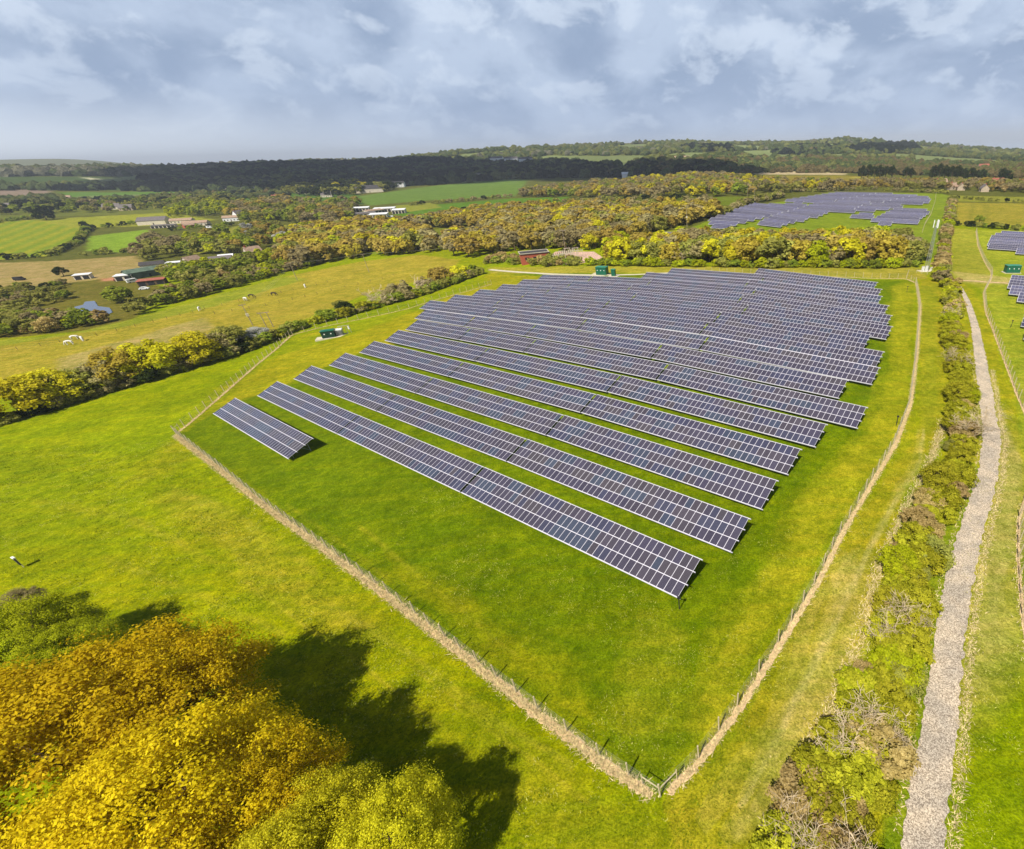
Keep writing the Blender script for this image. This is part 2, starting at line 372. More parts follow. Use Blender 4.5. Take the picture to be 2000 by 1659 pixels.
def ground_mat():
    m_ = bpy.data.materials.new('grassland'); m_.use_nodes = True; t = m_.node_tree; b = t.nodes['Principled BSDF']
    b.inputs['Roughness'].default_value = 0.9; b.inputs['Specular IOR Level'].default_value = 0.03
    at_ = N(t, 'ShaderNodeAttribute', attribute_name='Col'); tc_ = N(t, 'ShaderNodeTexCoord')
    def no(s, d, r_=0.6, sc=(1, 1, 1), rz=0.0):
        mp = N(t, 'ShaderNodeMapping'); mp.inputs['Scale'].default_value = sc; mp.inputs['Rotation'].default_value = (0, 0, rz); L(t, tc_.outputs['Object'], mp.inputs[0])
        n = N(t, 'ShaderNodeTexNoise'); n.inputs['Scale'].default_value = s; n.inputs['Detail'].default_value = d; n.inputs['Roughness'].default_value = r_
        L(t, mp.outputs[0], n.inputs['Vector']); return n.outputs[0]
    a = no(0.11, 6); f = no(1.1, 6, 0.68); g_ = no(5.0, 4, 0.7); st = no(0.5, 4, 0.6, (0.16, 1.3, 1), -0.72)
    c = mixc(t, ramp(t, a, 0.36, 0.66), (0.88, 0.91, 0.8), (1.10, 1.06, 1.2))
    md = no(0.36, 4, 0.55); c = mixc(t, 1.0, c, mixc(t, ramp(t, md, 0.36, 0.64), (0.84, 0.87, 0.78), (1.11, 1.08, 1.15)), 'MULTIPLY')
    c = mixc(t, 1.0, c, mixc(t, ramp(t, f, 0.34, 0.68), (0.74, 0.79, 0.6), (1.22, 1.17, 1.4)), 'MULTIPLY')
    c = mixc(t, 1.0, c, mixc(t, ramp(t, g_, 0.3, 0.7), (0.62, 0.66, 0.6), (1.34, 1.31, 1.4)), 'MULTIPLY')
    sp_ = no(2.6, 3, 0.6); cl = no(0.16, 3, 0.6)
    # darker rank tufts and paler dead wisps, commoner in some parts of the field than in others
    dk = mth(t, 'MULTIPLY', ramp(t, sp_, 0.60, 0.70), ramp(t, cl, 0.40, 0.62)); c = mixc(t, mth(t, 'MULTIPLY', dk, 0.6), c, (0.48, 0.58, 0.35))
    sq = no(3.4, 2, 0.5, (1, 1, 1), 1.1); pl = mth(t, 'MULTIPLY', ramp(t, sq, 0.66, 0.74), ramp(t, cl, 0.62, 0.42)); c = mixc(t, mth(t, 'MULTIPLY', pl, 0.7), c, (1.75, 1.55, 3.4))
    c = mixc(t, 1.0, c, mixc(t, ramp(t, st, 0.36, 0.66), (0.90, 0.97, 0.85), (1.10, 1.03, 1.15)), 'MULTIPLY')
    L(t, mixc(t, 1.0, at_.outputs[0], c, 'MULTIPLY'), b.inputs['Base Color'])
    bp = N(t, 'ShaderNodeBump'); bp.inputs['Distance'].default_value = 0.25; bp.inputs['Strength'].default_value = 0.7
    L(t, mth(t, 'ADD', g_, mth(t, 'MULTIPLY', f, 1.6)), bp.inputs['Height']); L(t, bp.outputs[0], b.inputs['Normal'])
    return m_

def strip(name, pts, width, mtl, kind='structure', dz=0.03, jag=0.25, step=0.5, cross=8, label=None, cat=None, seed=1, world=False, shift=0.0, fine=0.35):
    """a band draped on the ground along a line, with uneven edges"""
    P = [Vector(p).to_2d() if world else at(*p).to_2d() for p in pts]
    seg = []; 
    for a, b in zip(P[:-1], P[1:]):
        n = max(1, int((b-a).length/step))
        seg += [a.lerp(b, k/n) for k in range(n)]
    seg.append(P[-1]); n = len(seg)
    S = np.array([(p.x, p.y) for p in seg])
    k = max(1, int(2.5/step)); 
    ker = np.ones(2*k+1)/(2*k+1); Sp = np.pad(S, ((k, k), (0, 0)), mode='edge')
    S = np.stack([np.convolve(Sp[:, q], ker, 'valid') for q in (0, 1)], 1)
    T = np.gradient(S, axis=0); T /= np.linalg.norm(T, axis=1)[:, None]+1e-9; Nn = np.stack([-T[:, 1], T[:, 0]], 1)
    d = np.arange(n)*step
    if callable(width): W = np.array([width(q/(n-1)) for q in range(n)])
    else: W = np.full(n, width)
    wl = shift+W/2*(1+jag*2*(vnoise(d, d*0, fine, seed)-0.5)+jag*(vnoise(d, d*0, 3.5, seed+1)-0.5))
    wr = -shift+W/2*(1+jag*2*(vnoise(d, d*0, fine, seed+2)-0.5)+jag*(vnoise(d, d*0, 3.5, seed+3)-0.5))
    V = []
    for q in range(cross+1):
        f = q/cross; off = -wr*(1-f)+wl*f
        XY = S + Nn*off[:, None]; V.append(np.stack([XY[:, 0], XY[:, 1], hgt(XY[:, 0], XY[:, 1])+dz], 1))
    V = np.array(V); F = []
    i, j = np.meshgrid(np.arange(cross), np.arange(n-1), indexing='ij'); kk = (i*n+j).ravel()
    F = np.stack([kk, kk+1, kk+n+1, kk+n], 1)
    o = link(name, np_mesh(name, V.reshape(-1, 3), F, [mtl], smooth=True)); tag(o, label, cat, kind=kind)
    return S
def patch(name, pts, mtl, dz=0.03, kind='structure', level=None, n=40):
    poly = wpoly(pts); pa = np.array(poly); c = pa.mean(0)
    V = [np.array([c[0], c[1]])]; rings = 6; m_ = len(pa); 
    for r in range(1, rings+1):
        for q in pa: V.append(c+(q-c)*r/rings)
    V = np.array(V); Z = hgt(V[:, 0], V[:, 1])+dz if level is None else np.full(len(V), level)
    F = [(0, 1+i, 1+(i+1) % m_) for i in range(m_)]
    for r in range(rings-1):
        for i in range(m_):
            a = 1+r*m_+i; b = 1+r*m_+(i+1) % m_; F.append((a, a+m_, b+m_, b))
    me = bpy.data.meshes.new(name); me.from_pydata([(v[0], v[1], z) for v, z in zip(V, Z)], [], F); me.materials.append(mtl); me.update()
    o = link(name, me); tag(o, kind=kind); return o

# ------------------------------------------------------------------ materials
M = {}
M['alu'] = mat('aluminium_frame', (0.62, 0.60, 0.66), 0.38, 0.0, 0.06, 3, 0.5)
M['steel'] = mat('galvanised_steel', (0.36, 0.37, 0.38), 0.5, 0.4, 0.15, 3)
M['wood'] = mat('weathered_post_wood', lin(212, 196, 158, .8), 0.9, 0, 0.2, 6)
M['polewood'] = mat('utility_pole_wood', lin(176, 160, 138, .7), 0.9, 0, 0.25, 3)
M['wire'] = mat('dull_wire', (0.30, 0.30, 0.27), 0.6, 0.3, 0.1)
M['dry'] = mat('dry_dead_grass', lin(224, 192, 146, .8), 0.95, 0, 0.26, 5.0, 0.1, 0.03)
M['straw'] = mat('straw_tufts', lin(226, 206, 150, .8), 0.95, 0, 0.3, 3, 0.1)
M['concrete'] = mat('pale_concrete', lin(222, 212, 184, .75), 0.9, 0, 0.12, 1.5)
M['green'] = mat('green_cabinet_paint', lin(28, 108, 84, .75), 0.45, 0, 0.12, 1.0, 0.5)
M['darkgreen'] = mat('dark_green_paint', lin(14, 58, 48, .8), 0.45, 0, 0.12, 1.0, 0.5)
M['greenroof'] = mat('green_roof_sheet', lin(66, 146, 118, .75), 0.5, 0, 0.12, 1.0)
M['white'] = mat('white_paint', (0.78, 0.78, 0.76), 0.6, 0, 0.06)
M['cream'] = mat('cream_render', lin(228, 216, 192, .8), 0.85, 0, 0.1, 0.6)
M['tanwall'] = mat('tan_rendered_wall', lin(206, 186, 158, .75), 0.9, 0, 0.15, 0.6)
M['brick'] = mat('red_brick', lin(196, 104, 78, .72), 0.9, 0, 0.2, 2.5)
M['pink'] = mat('pale_stone_chips', lin(214, 178, 156, .8), 0.95, 0, 0.35, 1.2)
M['slate'] = mat('grey_slate_roof', lin(120, 112, 110, .75), 0.75, 0, 0.18, 0.8)
M['darkroof'] = mat('dark_sheet_roof', lin(76, 72, 72, .75), 0.7, 0, 0.2, 0.8)
M['redroof'] = mat('red_clay_roof', lin(176, 104, 84, .75), 0.85, 0, 0.18, 0.8)
M['tanroof'] = mat('tan_tile_roof', lin(178, 150, 126, .75), 0.85, 0, 0.2, 0.8)
M['whiteroof'] = mat('white_sheet_roof', (0.74, 0.74, 0.74), 0.6, 0, 0.08, 0.5)
M['dkgreenroof'] = mat('green_barn_roof', lin(98, 116, 98, .8), 0.7, 0, 0.25, 0.4)
M['dark'] = mat('dark_opening', (0.02, 0.02, 0.022), 0.7, 0, 0.1)
M['glass'] = mat('window_glass', (0.03, 0.035, 0.045), 0.12, 0, 0.1, 1, 0.6)
M['bark'] = mat('brown_bark', lin(112, 92, 70, .75), 0.95, 0, 0.3, 3)
M['palebark'] = mat('pale_bark', lin(214, 192, 158, .82), 0.95, 0, 0.3, 3)
M['ceramic'] = mat('brown_ceramic', (0.16, 0.09, 0.07), 0.3, 0, 0.1)

def gravel_mat():
    m_ = bpy.data.materials.new('gravel'); m_.use_nodes = True; t = m_.node_tree; b = t.nodes['Principled BSDF']
    b.inputs['Roughness'].default_value = 0.95; b.inputs['Specular IOR Level'].default_value = 0.15
    tc_ = N(t, 'ShaderNodeTexCoord')
    v = N(t, 'ShaderNodeTexVoronoi'); v.inputs['Scale'].default_value = 12; L(t, tc_.outputs['Object'], v.inputs['Vector'])
    v2 = N(t, 'ShaderNodeTexVoronoi'); v2.inputs['Scale'].default_value = 27.0; L(t, tc_.outputs['Object'], v2.inputs['Vector'])
    n = N(t, 'ShaderNodeTexNoise'); n.inputs['Scale'].default_value = 0.45; n.inputs['Detail'].default_value = 5; L(t, tc_.outputs['Object'], n.inputs['Vector'])
    s1 = N(t, 'ShaderNodeSeparateColor'); L(t, v.outputs['Color'], s1.inputs[0]); s2 = N(t, 'ShaderNodeSeparateColor'); L(t, v2.outputs['Color'], s2.inputs[0])
    f = mth(t, 'ADD', mth(t, 'MULTIPLY', s1.outputs[0], 0.55), mth(t, 'MULTIPLY', s2.outputs[0], 0.45))
    c = mixc(t, ramp(t, f, 0.12, 0.9), lin(146, 132, 114, .86), lin(240, 225, 200, .9))
    c = mixc(t, 1.0, c, mixc(t, ramp(t, n.outputs[0], 0.35, 0.65), (0.80, 0.80, 0.82), (1.08, 1.04, 1.0)), 'MULTIPLY')
    L(t, c, b.inputs['Base Color'])
    bp = N(t, 'ShaderNodeBump'); bp.inputs['Distance'].default_value = 0.03; L(t, f, bp.inputs['Height']); L(t, bp.outputs[0], b.inputs['Normal'])
    return m_
M['gravel'] = gravel_mat()
def water_mat(name, col, rough):
    m_ = bpy.data.materials.new(name); m_.use_nodes = True; t = m_.node_tree; b = t.nodes['Principled BSDF']
    b.inputs['Base Color'].default_value = (*col, 1); b.inputs['Roughness'].default_value = rough; b.inputs['IOR'].default_value = 1.33
    n = N(t, 'ShaderNodeTexNoise'); n.inputs['Scale'].default_value = 0.6; bp = N(t, 'ShaderNodeBump'); bp.inputs['Strength'].default_value = 0.15
    L(t, n.outputs[0], bp.inputs['Height']); L(t, bp.outputs[0], b.inputs['Normal']); return m_
M['rut'] = mat('packed_gravel', lin(214, 196, 170, .84), .95, 0, .16, 9, .1)
M['pond'] = water_mat('pond_water', (0.05, 0.07, 0.12), 0.06); M['sea'] = water_mat('sea_water', (0.30, 0.34, 0.40), 0.35)
def panel_mat():
    m_ = bpy.data.materials.new('photovoltaic_glass'); m_.use_nodes = True; t = m_.node_tree; b = t.nodes['Principled BSDF']
    b.inputs['Roughness'].default_value = 0.2; b.inputs['Specular IOR Level'].default_value = 0.5
    a = N(t, 'ShaderNodeAttribute', attribute_name='Col'); uv = N(t, 'ShaderNodeTexCoord'); s = N(t, 'ShaderNodeSeparateXYZ'); L(t, uv.outputs['UV'], s.inputs[0])
    def grid(o, k):
        f = mth(t, 'FRACT', mth(t, 'MULTIPLY', o, k)); return mth(t, 'GREATER_THAN', mth(t, 'ABSOLUTE', mth(t, 'SUBTRACT', f, 0.5)), 0.455)
    g_ = mth(t, 'MAXIMUM', grid(s.outputs[0], 6.0), grid(s.outputs[1], 10.0))
    oi = N(t, 'ShaderNodeObjectInfo')
    c = mixc(t, mth(t, 'MULTIPLY', g_, 0.25), a.outputs[0], (0.30, 0.28, 0.36))
    c = mixc(t, 1.0, c, mixc(t, oi.outputs['Random'], (0.9, 0.9, 0.95), (1.1, 1.1, 1.05)), 'MULTIPLY')
    L(t, c, b.inputs['Base Color']); return m_
M['pv'] = panel_mat()

ORD = ['zeroth', 'first', 'second', 'third', 'fourth', 'fifth', 'sixth', 'seventh', 'eighth', 'ninth', 'tenth', 'eleventh', 'twelfth', 'thirteenth', 'fourteenth', 'fifteenth', 'sixteenth', 'seventeenth', 'eighteenth', 'nineteenth']
TENS = ['', '', 'twent', 'thirt', 'fort', 'fift', 'sixt', 'sevent', 'eight', 'ninet']
def ordn(i):
    if i < 20: return ORD[i]
    if i >= 100: return 'hundred and ' + ordn(i-100) if i > 100 else 'hundredth'
    t, u = divmod(i, 10); return TENS[t]+('ieth' if u == 0 else 'y-'+ORD[u])

# ------------------------------------------------------------------ solar tables
TH, S_, O0, TAU, HB, W_ = -0.593622, 8.884883, 28.028546, 0.355704, 0.8, 5.02
UU = np.array([math.cos(TH), math.sin(TH)]); NN = np.array([-math.sin(TH), math.cos(TH)])
MT = Matrix.Translation((0, 0, HB)) @ Matrix.Rotation(TAU, 4, 'X')
def xf(V, Mx):
    A = np.array(Mx); return V @ A[:3, :3].T + A[:3, 3]
_pc = {}
def panel_row_mesh(n, k, var=0):
    key = (n, k, var)
    if key in _pc: return _pc[key]
    rng = np.random.default_rng(n*7+k*131+var*977)
    y0 = k*1.675; y1 = y0+1.645; Lx = n*1.0
    V = [[0, y0, -.045], [Lx, y0, -.045], [Lx, y1, -.045], [0, y1, -.045], [0, y0, 0], [Lx, y0, 0], [Lx, y1, 0], [0, y1, 0]]
    F = [[0, 3, 2, 1], [4, 5, 6, 7], [0, 1, 5, 4], [1, 2, 6, 5], [2, 3, 7, 6], [3, 0, 4, 7]]; mi = [0]*6
    col = [[.5, .5, .5]]*8; uv = [[0, 0]]*24
    pal = np.array([[.050, .044, .066], [.056, .048, .064], [.046, .048, .082], [.058, .050, .060], [.044, .056, .086], [.052, .046, .072]])
    run = 0; pi = 0
    for i in range(n):
        if run <= 0: pi = rng.integers(0, 6); run = rng.integers(1, 5)
        run -= 1
        c = pal[pi]*(0.88+0.24*rng.random()); b = len(V)
        V += [[i+.035, y0+.035, .010], [i+.965, y0+.035, .010], [i+.965, y1-.035, .010], [i+.035, y1-.035, .010]]
        F.append([b, b+1, b+2, b+3]); mi.append(1); col += [list(c)]*4; uv += [[0, 0], [1, 0], [1, 1], [0, 1]]
    me = np_mesh('panel_row', xf(np.array(V, dtype=float), MT), F, [M['alu'], M['pv']], mi, np.array(col), uv=uv)
    _pc[key] = me; return me
def rail_mesh(n, k):
    key = ('r', n, k)
    if key in _pc: return _pc[key]
    y = [-.05, 1.66, 3.335, 5.0][k]; b = MB(); b.box(-0.08, n+0.32, y-.045, y+.045, -.14, .022, M=MT)
    _pc[key] = b.mesh('rail', M['alu']); return _pc[key]
def frame_mesh():
    if 'f' in _pc: return _pc['f']
    b = MB(); P = lambda y, dz=-.16: MT @ Vector((0, y, dz))
    f, r = P(0.95), P(3.95)
    b.tube((0, f.y, -1.4), f, .05, n=4); b.tube((0, r.y, -1.4), r, .05, n=4)
    b.tube(P(0.1), P(4.9), .05, n=4); b.tube((0, r.y, .3), P(2.5), .03, n=4)
    _pc['f'] = b.mesh('support_frame', M['steel']); return _pc['f']
def distant_mesh(n, var):
    """table seen too small to show its rails: three panel bands and the legs in one"""
    key = ('d', n, var)
    if key in _pc: return _pc[key]
    import itertools
    rng = np.random.default_rng(n+var*37); V = []; F = []; mi = []; col = []
    def quad(x0, x1, y0, y1, z, m_, c):
        b = len(V); V.extend([[x0, y0, z], [x1, y0, z], [x1, y1, z], [x0, y1, z]]); F.append([b, b+1, b+2, b+3]); mi.append(m_); col.extend([c]*4)
    quad(-.1, n+.1, -.08, 5.06, 0, 0, [.5]*3)
    b = len(V); V.extend([[-.1, -.08, -.14], [n+.1, -.08, -.14], [n+.1, 5.06, -.14], [-.1, 5.06, -.14]])
    for q in ([b, b+3, b+2, b+1], [b, b+1, 1, 0], [b+1, b+2, 2, 1], [b+2, b+3, 3, 2], [b+3, b, 0, 3]): F.append(q); mi.append(0)
    col.extend([[.5]*3]*4)
    pal = [[.030, .030, .066], [.030, .034, .080], [.038, .036, .062]]
    for k in range(3):
        for i in range(n):
            quad(i+.015, i+.985, k*1.675+.05, k*1.675+1.62-(.07 if k == 2 else 0), .03, 1, list(np.array(pal[rng.integers(0, 3)])*(0.85+.3*rng.random())*(.55, 1.0, 1.5)[var % 3]))
    VV = xf(np.array(V, dtype=float), MT); V2 = list(VV.tolist()); 
    for x in np.arange(1.5, n-0.5, 4.0):
        for y, zt in ((.9, 1.0), (3.7, 2.0)):
            b = len(V2)
            V2 += [[x-.06, y, -1.4], [x+.06, y, -1.4], [x+.06, y, zt], [x-.06, y, zt], [x, y-.06, -1.4], [x, y+.06, -1.4], [x, y+.06, zt], [x, y-.06, zt]]
            F += [[b, b+1, b+2, b+3], [b+4, b+5, b+6, b+7]]; mi += [0, 0]; col += [[.4]*3]*8
    me = np_mesh('solar_table', V2, F, [M['alu'], M['pv']], mi, np.array(col)); _pc[key] = me; return me
def frame_at(P0, n):
    """4x4 for a table whose low edge starts at ground point P0 and runs n metres along the row"""
    p = np.array([P0[0], P0[1]]); q = p + UU*n
    z0 = float(hgt(p[0], p[1])); z1 = float(hgt(q[0], q[1])); pm = p+UU*n/2; zm = float(hgt(pm[0], pm[1]))
    lift = (zm-(z0+z1)/2)*0.5
    X = Vector((UU[0]*n, UU[1]*n, z1-z0)).normalized(); Y = Vector((NN[0], NN[1], 0)); Z = X.cross(Y).normalized(); Y = Z.cross(X)
    return Matrix(((X.x, Y.x, Z.x, p[0]), (X.y, Y.y, Z.y, p[1]), (X.z, Y.z, Z.z, z0+lift), (0, 0, 0, 1)))
def solar_table(P0, n, label, group, var=0, detail=True):
    Mx = frame_at(P0, n)
    if detail:
        o = empty('solar_table', (0, 0, 0)); o.matrix_world = Mx
        for k in range(3): link('panel_row', panel_row_mesh(n, k, var), o)
        for k in range(4): link('rail', rail_mesh(n, k), o)
        ns = max(2, round(n/4.4)); 
        for i in range(ns): link('support_frame', frame_mesh(), o, ((0.9+(n-1.8)*i/(ns-1)), 0, 0))
    else:
        o = link('solar_table', distant_mesh(n, var)); o.matrix_world = Mx
    tag(o, label, 'solar panels', group); return o
ROWS = [('A', -141.4, [40]), ('B', -143.2, [40, 40, 40]), ('C', -146.7, [41, 42, 42]), ('D', -148.1, [42, 42, 42]), ('E', -150.4, [43, 43, 42]),
        ('F', -153.7, [44, 44, 44]), ('G', -158.4, [28, 28, 42, 42]), ('H', -168.7, [28, 28, 44, 44]), ('I', -181.2, [40, 40, 40, 40]), ('J', -178.8, [28, 42, 42, 44]),
        ('K', -176.2, [28, 40, 40, 40]), ('L', -173.6, [29, 40, 40, 39]), ('M', -172.0, [29, 29, 43, 43]), ('N', -170.1, [29, 29, 41, 40]), ('O', -121.2, [44, 43]), ('P', -115.7, [40, 39]), ('Q', -82.9, [43])]
def build_field():
    for i, (nm, s0, cols) in enumerate(ROWS):
        s = s0; q = O0+S_*(i-1)
        for j, n in enumerate(cols):
            P0 = NN*q + UU*s
            if i == 0: lb = 'short lone row of tilted solar panels nearest the west fence corner'
            elif i == 16: lb = 'rearmost single solar panel table beside the back fence under the trees'
            else: lb = 'solar table, %s from left in the %s row from the front' % (ordn(j+1), ordn(i+1))
            solar_table(P0, n, lb, 'solar panel tables of the main field', var=(i*3+j) % 5, detail=True)
            s += n+0.55
def clip_row(poly, q):
    """parts of the line n=q inside a world polygon, as s intervals"""
    xs = []; P = np.array(poly); a = P @ NN - q; s = P @ UU; m_ = len(P)
    for i in range(m_):
        j = (i+1) % m_
        if (a[i] > 0) != (a[j] > 0): xs.append(s[i]+(s[j]-s[i])*a[i]/(a[i]-a[j]))
    xs.sort(); return list(zip(xs[::2], xs[1::2]))
def patch_tables(pts, place, group, pitch, smax=None):
    poly = []
    for p in pts:
        g_ = at(p[0], p[1], 1.2); poly.append((g_.x, g_.y))
    qs = np.array(poly) @ NN; q = qs.min()+0.5; r = 0
    while q < qs.max()-3:
        ints = [(a, b) for a, b in clip_row(poly, q+2.2) if b-a > 6]
        if ints: r += 1
        j = 0
        for a, b in ints:
            s = a
            while b-s > 5:
                n = int(min(42, b-s)); 
                if b-s-n < 6: n = int(b-s)
                n = max(6, int(round(n/2.0)*2)); j += 1
                P0 = NN*q+UU*s
                solar_table(P0, n, '%s small table in the %s row %s' % (ordn(j), ordn(r), place), group, var=r % 3, detail=False)
                s += n+0.6
        q += pitch
def build_far_fields():
    G = 'solar tables of the second field beyond the trees'
    patch_tables([(1383, 431), (1398, 452), (1430, 444), (1503, 424), (1578, 403), (1574, 398), (1470, 400)], 'of the leftmost far block', G, S_*1.45)
    patch_tables([(1480, 436), (1506, 447), (1540, 438), (1622, 416), (1700, 413), (1762, 407), (1762, 401), (1650, 394), (1592, 398), (1520, 420)], 'of the long middle far block', G, S_*1.45)
    patch_tables([(1533, 392), (1555, 397), (1615, 396), (1690, 395), (1800, 401), (1821, 394), (1806, 385), (1720, 379), (1630, 378)], 'of the rearmost far block', G, S_*1.45)
    patch_tables([(1696, 434), (1728, 439), (1792, 438), (1800, 429), (1812, 418), (1811, 411), (1745, 410)], 'of the far right block', G, S_*1.45)
    patch_tables([(1652, 426), (1690, 431), (1712, 424), (1700, 419), (1680, 419)], 'of the tiny far block', G, S_*1.45)
    G = 'solar tables of the field on the right edge'
    patch_tables([(1929, 478), (1932, 487), (1984, 492), (2085, 512), (2085, 462), (1962, 455), (1936, 464)], 'of the upper right edge block', G, S_)
    patch_tables([(1967, 565), (1985, 578), (1996, 594), (2075, 612), (2075, 550), (1975, 544)], 'beside the right edge cabin', G, S_)
    for k, (px, py) in enumerate(((1994, 637), (1999, 662))):
        g_ = at(px, py, .8); solar_table((g_.x, g_.y), 24, ['upper', 'lower'][k]+' solar table whose left end just enters the photo at the right edge', G, var=k)

# ------------------------------------------------------------------ fences
def post_mesh(h, r, m_):
    key = ('post', h, r, m_.name)
    if key not in _pc:
        b = MB(); b.tube((0, 0, -.3), (0, 0, h), r, r*.92, n=6); _pc[key] = b.mesh('post', m_)
    return _pc[key]
def fence(pts, label, group, h=2.0, r=0.075, gap=3.15, wires=5, pm=None, world=False, brace=True, smooth=False, kind_mesh=True):
    P = [Vector(p).to_2d() if world else at(*p).to_2d() for p in pts]
    line = []
    for a, b in zip(P[:-1], P[1:]):
        n = max(1, round((b-a).length/gap)); line += [a.lerp(b, k/n) for k in range(n)]
    line.append(P[-1])
    o = empty('fence', (line[0].x, line[0].y, float(hgt(line[0].x, line[0].y)))); inv = Vector(o.location)
    rnd = random.Random(len(line))
    for p in line:
        g_ = gpt(p.x, p.y) - inv
        link('post', post_mesh(h, r, pm or M['wood']), o, g_, (rnd.uniform(-.03, .03), rnd.uniform(-.03, .03), 0), (1, 1, rnd.uniform(.95, 1.05)))
    b = MB(); wr = 0.006 if wires > 3 else 0.012
    for k in range(wires):
        z = h*0.95*(k+1)/wires
        for p, q in zip(line[:-1], line[1:]):
            a = gpt(p.x, p.y, z)-inv; c = gpt(q.x, q.y, z)-inv; b.tube(a, c, wr, n=3, cap=False)
    if kind_mesh:   # upright stays of the stock netting
        for p, q in zip(line[:-1], line[1:]):
            n = int((q-p).length/0.45)
            for k in range(1, n):
                t = p.lerp(q, k/n); a = gpt(t.x, t.y, .02)-inv; b.tube(a, a+Vector((0, 0, h*0.93)), 0.004, n=3, cap=False)
    link('wire_netting', b.mesh('wire_netting', M['wire']), o)
    if brace:
        for (a, c) in ((line[0], line[1]), (line[-1], line[-2])):
            d = (c-a).normalized()*1.7; bb = MB(); bb.tube(gpt(a.x, a.y, 1.35)-inv, gpt(a.x+d.x, a.y+d.y, 1.35)-inv, .038, n=6); bb.tube(gpt(a.x+d.x, a.y+d.y, -.2)-inv, gpt(a.x+d.x, a.y+d.y, 1.6)-inv, .055, n=6)
            link('brace', bb.mesh('brace', M['wood']), o)
    tag(o, label, 'fence', group); return o

FW1 = [(345, 848), (420, 905), (520, 985), (640, 1072), (760, 1160), (900, 1268), (1050, 1385), (1170, 1475), (1290, 1556)]
FE1 = [(1290, 1556), (1365, 1480), (1440, 1378), (1520, 1255), (1590, 1142), (1640, 1042), (1690, 958), (1745, 868), (1775, 790), (1787, 700), (1795, 600), (1788, 553)]
FN1 = [(1788, 553), (1770, 545), (1600, 541), (1450, 536), (1320, 533)]
FL1 = [(345, 848), (378, 822), (440, 768), (500, 715), (540, 683), (572, 654), (640, 637), (720, 621), (800, 603), (860, 584), (960, 556)]
FEA = [(1906, 452), (1910, 480), (1936, 532), (1936, 545), (1921, 572), (1925, 610), (1945, 660), (1968, 722), (1990, 780), (2020, 850)]
def tufts(name, line_w, width, n, mtl, hgt_=(0.15, 0.4), seed=3, label=None, cat=None):
    """many small blades of dry grass along a line of world points"""
    rng = np.random.default_rng(seed); P = np.array([(p[0], p[1]) for p in line_w]); d = np.r_[0, np.cumsum(np.linalg.norm(np.diff(P, axis=0), axis=1))]
    # more tufts where the fence is near the viewer
    t = rng.random(n)*d[-1]; X = np.interp(t, d, P[:, 0]); Y = np.interp(t, d, P[:, 1])
    X += rng.normal(0, width*.36, n); Y += rng.normal(0, width*.36, n); Z = hgt(X, Y)
    h = rng.uniform(hgt_[0], hgt_[1], n); a = rng.random(n)*6.283; wd = rng.uniform(.015, .055, n)
    lx, ly = rng.normal(0, .22, n), rng.normal(0, .22, n)
    V = np.empty((n, 3, 3)); V[:, 0] = np.stack([X-np.cos(a)*wd, Y-np.sin(a)*wd, Z], 1); V[:, 1] = np.stack([X+np.cos(a)*wd, Y+np.sin(a)*wd, Z], 1); V[:, 2] = np.stack([X+lx, Y+ly, Z+h], 1)
    F = np.arange(n*3).reshape(n, 3); o = link(name, np_mesh(name, V.reshape(-1, 3), F, [mtl])); tag(o, label, cat, kind='stuff'); return o

